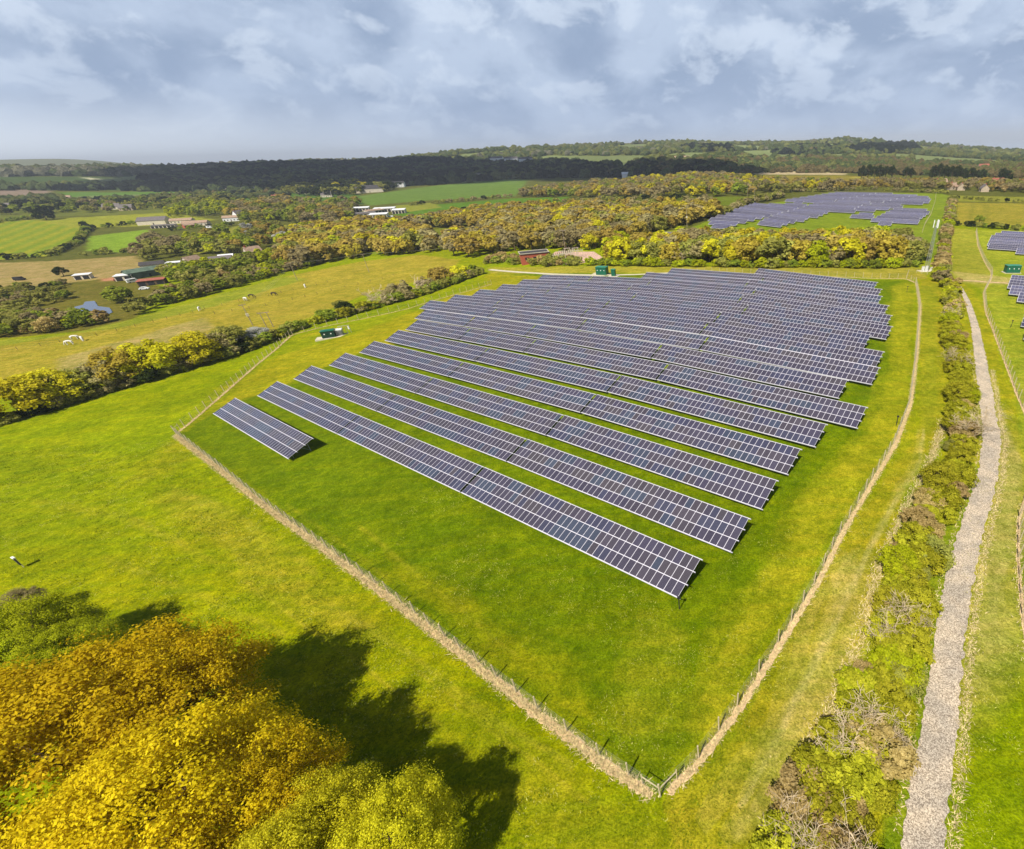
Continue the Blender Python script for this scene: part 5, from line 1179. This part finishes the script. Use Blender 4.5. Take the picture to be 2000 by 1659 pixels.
def build_equipment():
    kiosk(1177, 537, 4.6, 2.8, 3.0, -16, 'green transformer kiosk with lighter roof behind the rear panel rows', (9.5, 5.5), 3, 'pale concrete pad under the rear green kiosk')
    kiosk(1199, 540, 1.6, 1.2, 2.5, -16, 'smaller plain green cabinet right of the rear kiosk', (4.0, 2.6), 0, 'pale concrete pad under the smaller green cabinet')
    kiosk(1975, 533, 5.0, 2.8, 2.5, -8, 'green transformer kiosk with white plates near the right edge', (6.0, 3.6), 3, 'white edged concrete pad under the right edge kiosk')
    # dark kiosk inside the west side of the field with switchgear beside it
    p = at(656, 658)
    b = MB(); b.box(-5.4, 4.6, -1.5, 1.7, -.5, .18); s = link('concrete_slab', b.mesh('concrete_slab', M['concrete'])); s.location = p; s.rotation_euler = (0, 0, .42); tag(s, 'long pale concrete slab under the dark kiosk near the left fence', 'slab')
    kiosk(645, 660, 3.6, 2.2, 2.2, 24, 'small dark green kiosk on a long slab near the left fence', None, 2, paint='darkgreen')
    q = at(664, 655); o = empty('transformer', q+Vector((.2, 0, .185)), .42); b = MB(); b.box(-.9, .9, -.8, .8, 0, 1.6); link('tank', b.mesh('tank', M['steel']), o)
    for k in range(6): b = MB(); b.box(-.8+k*.3, -.72+k*.3, -1.05, -.81, .2, 1.4); link('cooling_fin', b.mesh('cooling_fin', M['steel']), o)
    b = MB(); b.box(-1.0, 1.0, -.9, .9, 1.604, 1.85); link('lid', b.mesh('lid', M['white']), o); tag(o, 'grey transformer with white top beside the small dark kiosk', 'transformer')
    q = at(672, 653); o = empty('switchgear_frame', q+Vector((.8, .2, .185)), .42)
    for k in range(4): b = MB(); b.tube((-1.6+k*1.0, 0, 0), (-1.6+k*1.0, 0, 2.6), .06, n=5); link('upright', b.mesh('upright', M['steel']), o)
    b = MB(); b.tube((-1.7, 0, 2.5), (1.5, 0, 2.5), .05, n=5); link('top_bar', b.mesh('top_bar', M['steel']), o); b = MB(); b.box(.9, 1.3, -.1, .1, 1.2, 2.2); link('panel', b.mesh('panel', M['white']), o); tag(o, 'open steel switchgear frame at the right end of the long slab', 'switchgear')
    # brick substation
    p = at(1046, 512); o = empty('substation_building', p, math.radians(22)); b = MB(); b.box(-7, 7, -4, 4, -.5, 4.6); link('wall', b.mesh('wall', M['brick']), o)
    b = MB(); b.box(-7.3, 7.3, -4.3, 4.3, 4.603, 4.9); rf = link('roof', b.mesh('roof', M['darkroof']), o)
    for s in (-1, 1): b = MB(); b.box(-7.3, 7.3, s*4.1-.15, s*4.1+.15, 4.903, 5.15); link('parapet', b.mesh('parapet', M['concrete']), rf)
    for s in (-1, 1): b = MB(); b.box(s*7.1-.15, s*7.1+.15, -3.9, 3.9, 4.903, 5.15); link('parapet', b.mesh('parapet', M['concrete']), rf)
    for k in range(3): b = MB(); b.box(-5+k*4, -3.2+k*4, -4.05, -3.97, 1.6, 3.2); link('window', b.mesh('window', M['dark']), o)
    b = MB(); b.box(5.4, 6.5, -4.06, -3.97, 0, 2.3); link('door', b.mesh('door', M['green']), o); tag(o, 'flat roofed red brick substation building at the wood edge', 'building')
    patch('substation_yard', [(1058, 512), (1085, 492), (1160, 492), (1180, 505), (1130, 516), (1075, 518)], M['pink'], .05)
    rnd = random.Random(8); n = 0
    for j, (y_) in enumerate((513, 508, 503)):
        for i in range(4):
            n += 1; q = at(1088+i*8+j*11, y_+i*.2); o = empty('busbar_frame', q, math.radians(22+rnd.uniform(-3, 3))); hh = 4.6-rnd.random()*1.2
            for x in (-1.3, 1.3): b = MB(); b.tube((x, 0, -.3), (x, 0, hh), .13, n=5); link('upright', b.mesh('upright', M['concrete']), o)
            b = MB(); b.box(-1.7, 1.7, -.14, .14, hh+.003, hh+.28); link('beam', b.mesh('beam', M['concrete']), o)
            for x in (-1, 0, 1): b = MB(); b.tube((x, 0, hh+.284), (x, 0, hh+1.1), .14, .09, n=6); link('insulator', b.mesh('insulator', M['ceramic']), o)
            tag(o, 'pale busbar frame, %s from the left in the %s row of the yard' % (ordn(i+1), ['front', 'middle', 'back'][j]), 'switchgear', 'busbar frames of the substation yard')
    # poles and wires
    P1 = pole(494, 636, 7.8, 'dark wooden pole with a transformer box above the white thorn', arm=1.0, az=40, trafo=True)
    P2 = pole(528, 640, 5.6, 'twin-post wooden pole right of the transformer pole', arm=.8, az=20, hframe=2.0)
    P3 = pole(581, 548, 9.0, 'slim pale pole in the horse paddock, left one', arm=.9, az=40)
    P4 = pole(721, 532, 9.5, 'slim pale pole in the horse paddock, right one', arm=.9, az=40)
    P5 = pole(1105, 492, 11, 'wooden pole rising behind the substation yard', arm=2.0, az=-20)
    P6 = pole(1170, 480, 10, 'twin-post pole at the dark edge of the brown wood', arm=.8, az=0, hframe=3.2)
    P7 = pole(1342, 446, 13, 'pole with equipment beside the far solar field', arm=1.8, az=0, trafo=True)
    P8 = pole(1466, 398, 12, 'far twin-post pole left of the distant solar tables', arm=1.2, az=0, hframe=6)
    P9 = pole(1252, 392, 11, 'small lone pole in the narrow green strip', arm=1.5, az=0)
    wires(P1, P3, 'wires from the transformer pole to the left paddock pole'); wires(P3, P4, 'wires between the two paddock poles'); wires(P4, P5, 'wires from the right paddock pole to the substation'); wires(P6, P7, 'wires climbing from the dark wood edge to the far field'); wires(P7, P8, 'wires beside the far solar field')
    build_mast()
    # camera poles and other small things
    for (px, py, lb) in [(1771, 571, 'thin dark camera post near the back right corner'), (1750, 832, 'thin dark camera post near the bend in the right fence'), (1327, 1190, 'short dark post with shadow below the nearest panel end'), (1974, 640, 'thin dark post in the right edge field')]:
        p = at(px, py); o = empty('camera_post', p); b = MB(); b.tube((0, 0, -.3), (0, 0, 1.7), .06, n=6); link('pole', b.mesh('pole', M['dark']), o); b = MB(); b.box(-.16, .16, -.1, .1, 1.704, 1.95); link('head', b.mesh('head', M['dark']), o); tag(o, lb, 'post')
    p = at(47, 1108); o = empty('notice_board', p, math.radians(-20)); b = MB(); b.tube((0, 0, -.3), (0, 0, 1.9), .05, n=6); link('post', b.mesh('post', M['concrete']), o)
    b = MB(); b.box(-.32, .32, -.14, -.055, .55, 1.75); link('board', b.mesh('board', M['dark']), o); b = MB(); b.box(-.36, .36, -.18, .06, 1.754, 1.92); link('cap', b.mesh('cap', M['white']), o); tag(o, 'black box board with white cap on a short post in the left grass', 'post')
    p = at(1309, 534); o = empty('field_gate', atz(1270, 541, p.z), math.radians(-8)); b = MB()
    for x in (-1.4, 1.4): b.tube((x, 0, -.3), (x, 0, 1.9), .09, n=6)
    link('post', b.mesh('post', M['wood']), o); b = MB(); b.tube((-1.4, 0, 1.75), (1.4, 0, 1.75), .07, n=6); link('rail', b.mesh('rail', M['wood']), o); tag(o, 'pale wooden gateway posts left of the rear panel rows', 'gate')

# ------------------------------------------------------------------ horses
def horse_mesh():
    me = bpy.data.meshes.new('horse'); 
    Vv = [(0, 0, 1.25), (.35, 0, 1.27), (.62, 0, 1.30), (-.35, 0, 1.28), (-.7, 0, 1.30), (.85, 0, 1.22), (1.08, 0, .92), (1.25, 0, .60), (1.34, 0, .34), (1.40, 0, .14),
          (.60, .17, .95), (.60, .18, .55), (.58, .18, .08), (.60, -.17, .95), (.66, -.18, .55), (.64, -.18, .08),
          (-.68, .18, .98), (-.80, .19, .55), (-.74, .19, .08), (-.66, -.18, .98), (-.74, -.19, .55), (-.66, -.19, .08), (-.88, 0, 1.25), (-1.0, 0, .9), (-.98, 0, .6)]
    R = [.33, .31, .30, .32, .30, .22, .16, .14, .11, .07, .13, .075, .06, .13, .075, .06, .17, .085, .06, .17, .085, .06, .07, .06, .03]
    E_ = [(0, 1), (1, 2), (0, 3), (3, 4), (2, 5), (5, 6), (6, 7), (7, 8), (8, 9), (2, 10), (10, 11), (11, 12), (2, 13), (13, 14), (14, 15), (4, 16), (16, 17), (17, 18), (4, 19), (19, 20), (20, 21), (4, 22), (22, 23), (23, 24)]
    me.from_pydata(Vv, E_, []); o = bpy.data.objects.new('tmp', me); C.objects.link(o)
    sk = o.modifiers.new('s', 'SKIN'); 
    for i, r in enumerate(R): me.skin_vertices[0].data[i].radius = (r, r*(.85 if i < 5 else 1))
    me.skin_vertices[0].data[0].use_root = True
    ss = o.modifiers.new('ss', 'SUBSURF'); ss.levels = 1; ss.render_levels = 1
    dg = bpy.context.evaluated_depsgraph_get(); out = bpy.data.meshes.new_from_object(o.evaluated_get(dg)); out.name = 'horse'
    C.objects.unlink(o); bpy.data.objects.remove(o); return out
def build_horses():
    base = horse_mesh(); mats = {'white': mat('white_coat', (0.72, 0.70, 0.64), .8, 0, .08), 'dark': mat('dark_brown_coat', (0.05, 0.035, 0.028), .8, 0, .2), 'piebald': mat('black_coat', (0.03, 0.03, 0.03), .8, 0, .2)}
    for (px, py, az, c, lb) in [(138, 674, 200, 'white', 'white horse grazing, front left of the group of three'), (148, 664, 30, 'white', 'white horse standing side on, middle of the group of three'), (163, 666, -40, 'white', 'white horse grazing, right of the group of three'),
                                (391, 607, -60, 'white', 'lone white horse grazing near the paddock hedge end'), (481, 588, 160, 'white', 'white horse beside the black horse in the paddock'), (492, 582, 20, 'dark', 'black horse beside the white horse in the paddock'),
                                (597, 562, -60, 'white', 'white horse grazing in the upper paddock below the left pale pole'), (536, 578, 10, 'dark', 'dark brown horse lying low right of the black and white pair')]:
        me = base.copy(); me.materials.clear(); me.materials.append(mats[c]); o = link('horse', me); p = at(px, py); o.location = p; o.rotation_euler = (0, 0, math.radians(az)); o.scale = (1.15,)*3; tag(o, lb, 'horse', 'horses in the paddock')

# ------------------------------------------------------------------ clouds that shade the far woods
def cloud(pts, alt, seed, label):
    poly = wpoly(pts); off = Vector((TOSUN.x, TOSUN.y))*(alt/TOSUN.z); P = np.array(poly)+np.array([off.x, off.y]); lo, hi = P.min(0), P.max(0); rng = np.random.default_rng(seed)
    V0, F0 = ico(2); V0 = V0.copy(); c = rng.uniform(lo, hi, (6000, 2)); c = c[inpoly(c, [tuple(p) for p in P])]; area = (hi-lo).prod(); n = min(len(c), 260); AV = []; AF = []; o_ = 0; R0 = math.sqrt(area/n)*1.1
    for q in c[:n]:
        R = R0*rng.uniform(.7, 1.3); Q = V0*[R, R, R*.35]*(1+.1*rng.normal(size=(len(V0), 1))); AV.append(Q+[q[0], q[1], alt+rng.uniform(-15, 25)]); AF.append(F0+o_); o_ += len(V0)
    m_ = mat('cloud_grey', (.75, .77, .8), 1, 0, .05, .01, 0); o = link('cloud', np_mesh('cloud', np.concatenate(AV), np.concatenate(AF), [m_], smooth=True)); tag(o, label, 'cloud', kind='structure')
def build_haze():
    b = MB(); b.box(-32000, 32000, -3000, 32000, -45, 215); m_ = bpy.data.materials.new('haze'); m_.use_nodes = True; t = m_.node_tree; t.nodes.clear()
    v = N(t, 'ShaderNodeVolumePrincipled'); v.inputs['Color'].default_value = (.80, .88, 1.0, 1); v.inputs['Density'].default_value = 9.5e-5; v.inputs['Anisotropy'].default_value = 0.0
    o = N(t, 'ShaderNodeOutputMaterial'); L(t, v.outputs[0], o.inputs['Volume']); ob = link('haze', b.mesh('haze', m_)); tag(ob, kind='stuff')

# ------------------------------------------------------------------ assemble
build_ground()
b = MB(); b.face([(-30000, -2500, -34), (30000, -2500, -34), (30000, 30000, -34), (-30000, 30000, -34)]); tag(link('sea', b.mesh('sea', M['sea'])), kind='structure')
patch('pond', [(146, 601), (163, 597), (168, 592), (186, 590), (192, 599), (214, 602), (221, 610), (200, 620), (188, 623), (172, 616), (150, 611)], M['pond'], level=POND[2]+.05)
TRK = [(1735, 1760), (1800, 1659), (1822, 1500), (1842, 1350), (1862, 1200), (1880, 1100), (1908, 1000), (1930, 920), (1938, 860), (1928, 790), (1918, 720), (1905, 640), (1890, 590), (1872, 555)]
TRK[0] = (1790, 1760)
strip('gravel_track', TRK, lambda t: 2.7-.2*t if t < .55 else 2.59-1.5*(t-.55)/.45, M['gravel'], dz=.05, jag=.13, step=.2, cross=10, seed=41, fine=.45)
def blades(name, pts, n, mtl, h_, w_, thr, seed, label, cat):
    """loose grass blades in clumps over a near stretch of field"""
    rng = np.random.default_rng(seed); poly = wpoly(pts); pa = np.array(poly); lo, hi = pa.min(0), pa.max(0)
    c = rng.uniform(lo, hi, (n*5, 2)); c = c[inpoly(c, poly)]; k = vnoise(c[:, 0], c[:, 1], 1.1, seed)*.6+vnoise(c[:, 0], c[:, 1], 7.0, seed+1)*.4 > thr; c = c[k][:n]; n = len(c)
    X, Y = c[:, 0], c[:, 1]; Z = hgt(X, Y)-.02; h = rng.uniform(*h_, n); a = rng.random(n)*6.283; wd = rng.uniform(*w_, n); lx, ly = rng.normal(0, .12, n), rng.normal(0, .12, n)
    V = np.empty((n, 3, 3)); V[:, 0] = np.stack([X-np.cos(a)*wd, Y-np.sin(a)*wd, Z], 1); V[:, 1] = np.stack([X+np.cos(a)*wd, Y+np.sin(a)*wd, Z], 1); V[:, 2] = np.stack([X+lx, Y+ly, Z+h], 1)
    o = link(name, np_mesh(name, V.reshape(-1, 3), np.arange(n*3).reshape(n, 3), [mtl])); tag(o, label, cat, kind='stuff')
M['blade'] = mat('dark_rank_grass', lin(104, 122, 10, .8), .9, 0, .3, 1.5, .05); M['paleblade'] = mat('pale_grass_heads', lin(206, 202, 104, .8), .9, 0, .25, 1.5, .05)
NEAR = [(0, 880), (330, 860), (700, 1080), (900, 900), (1300, 1190), (1460, 1060), (1700, 900), (1780, 900), (1500, 1400), (1420, 1720), (850, 1720), (450, 1230), (0, 1120)]
blades('rank_grass', NEAR, 60000, M['blade'], (.05, .2), (.02, .07), .56, 5, 'darker rank grass clumps in the near field', 'grass')
blades('pale_grass', NEAR, 36000, M['paleblade'], (.05, .22), (.012, .04), .60, 15, 'pale dead grass heads in the near field', 'grass')
VERGE = [(1880, 1000), (1930, 920), (1990, 900), (1995, 1720), (1860, 1720)]
blades('pale_grass', VERGE, 9000, M['paleblade'], (.05, .2), (.012, .04), .55, 25, 'pale dead grass heads on the track verge', 'grass')
S_h = np.array([tuple(at(*p).to_2d()) for p in [(1480, 1700), (1545, 1520), (1625, 1380), (1680, 1250), (1712, 1120), (1760, 1010), (1815, 910), (1845, 820)]])
tufts('dry_grass', S_h, 1.1, 7000, M['straw'], hgt_=(.1, .45), seed=81)
S_t = np.array([tuple(at(*p).to_2d()) for p in TRK[1:11]])
tufts('dry_grass', S_t-1.9*normals(S_t), .8, 6000, M['straw'], hgt_=(.05, .28), seed=77)
tufts('dry_grass', S_t+1.75*normals(S_t), .35, 1500, M['straw'], hgt_=(.05, .2), seed=78)
strip('gravel_path', [(955, 527), (1000, 531), (1080, 536), (1160, 538), (1240, 537), (1320, 533)], 2.2, M['concrete'], dz=.05, jag=.12, seed=44)
strip('dirt_path', [(1830, 548), (1880, 548), (1940, 552), (2010, 556)], 1.5, M['dry'], dz=.04, jag=.4, seed=45)
build_field(); build_far_fields(); build_fences(); build_equipment(); build_buildings(); build_horses(); build_clutter(); build_vegetation(); build_trees(); build_woodland()
cloud([(200, 364), (330, 336), (500, 325), (700, 321), (850, 318), (1000, 322), (1150, 324), (1430, 330), (1440, 339), (1200, 344), (1010, 349), (800, 361), (600, 371), (400, 368)], 2400, 5, 'flat grey cloud casting its shade over the dark woods')
build_haze()
print('objects', len(bpy.data.objects), 'polys', sum(len(m_.polygons) for m_ in bpy.data.meshes))
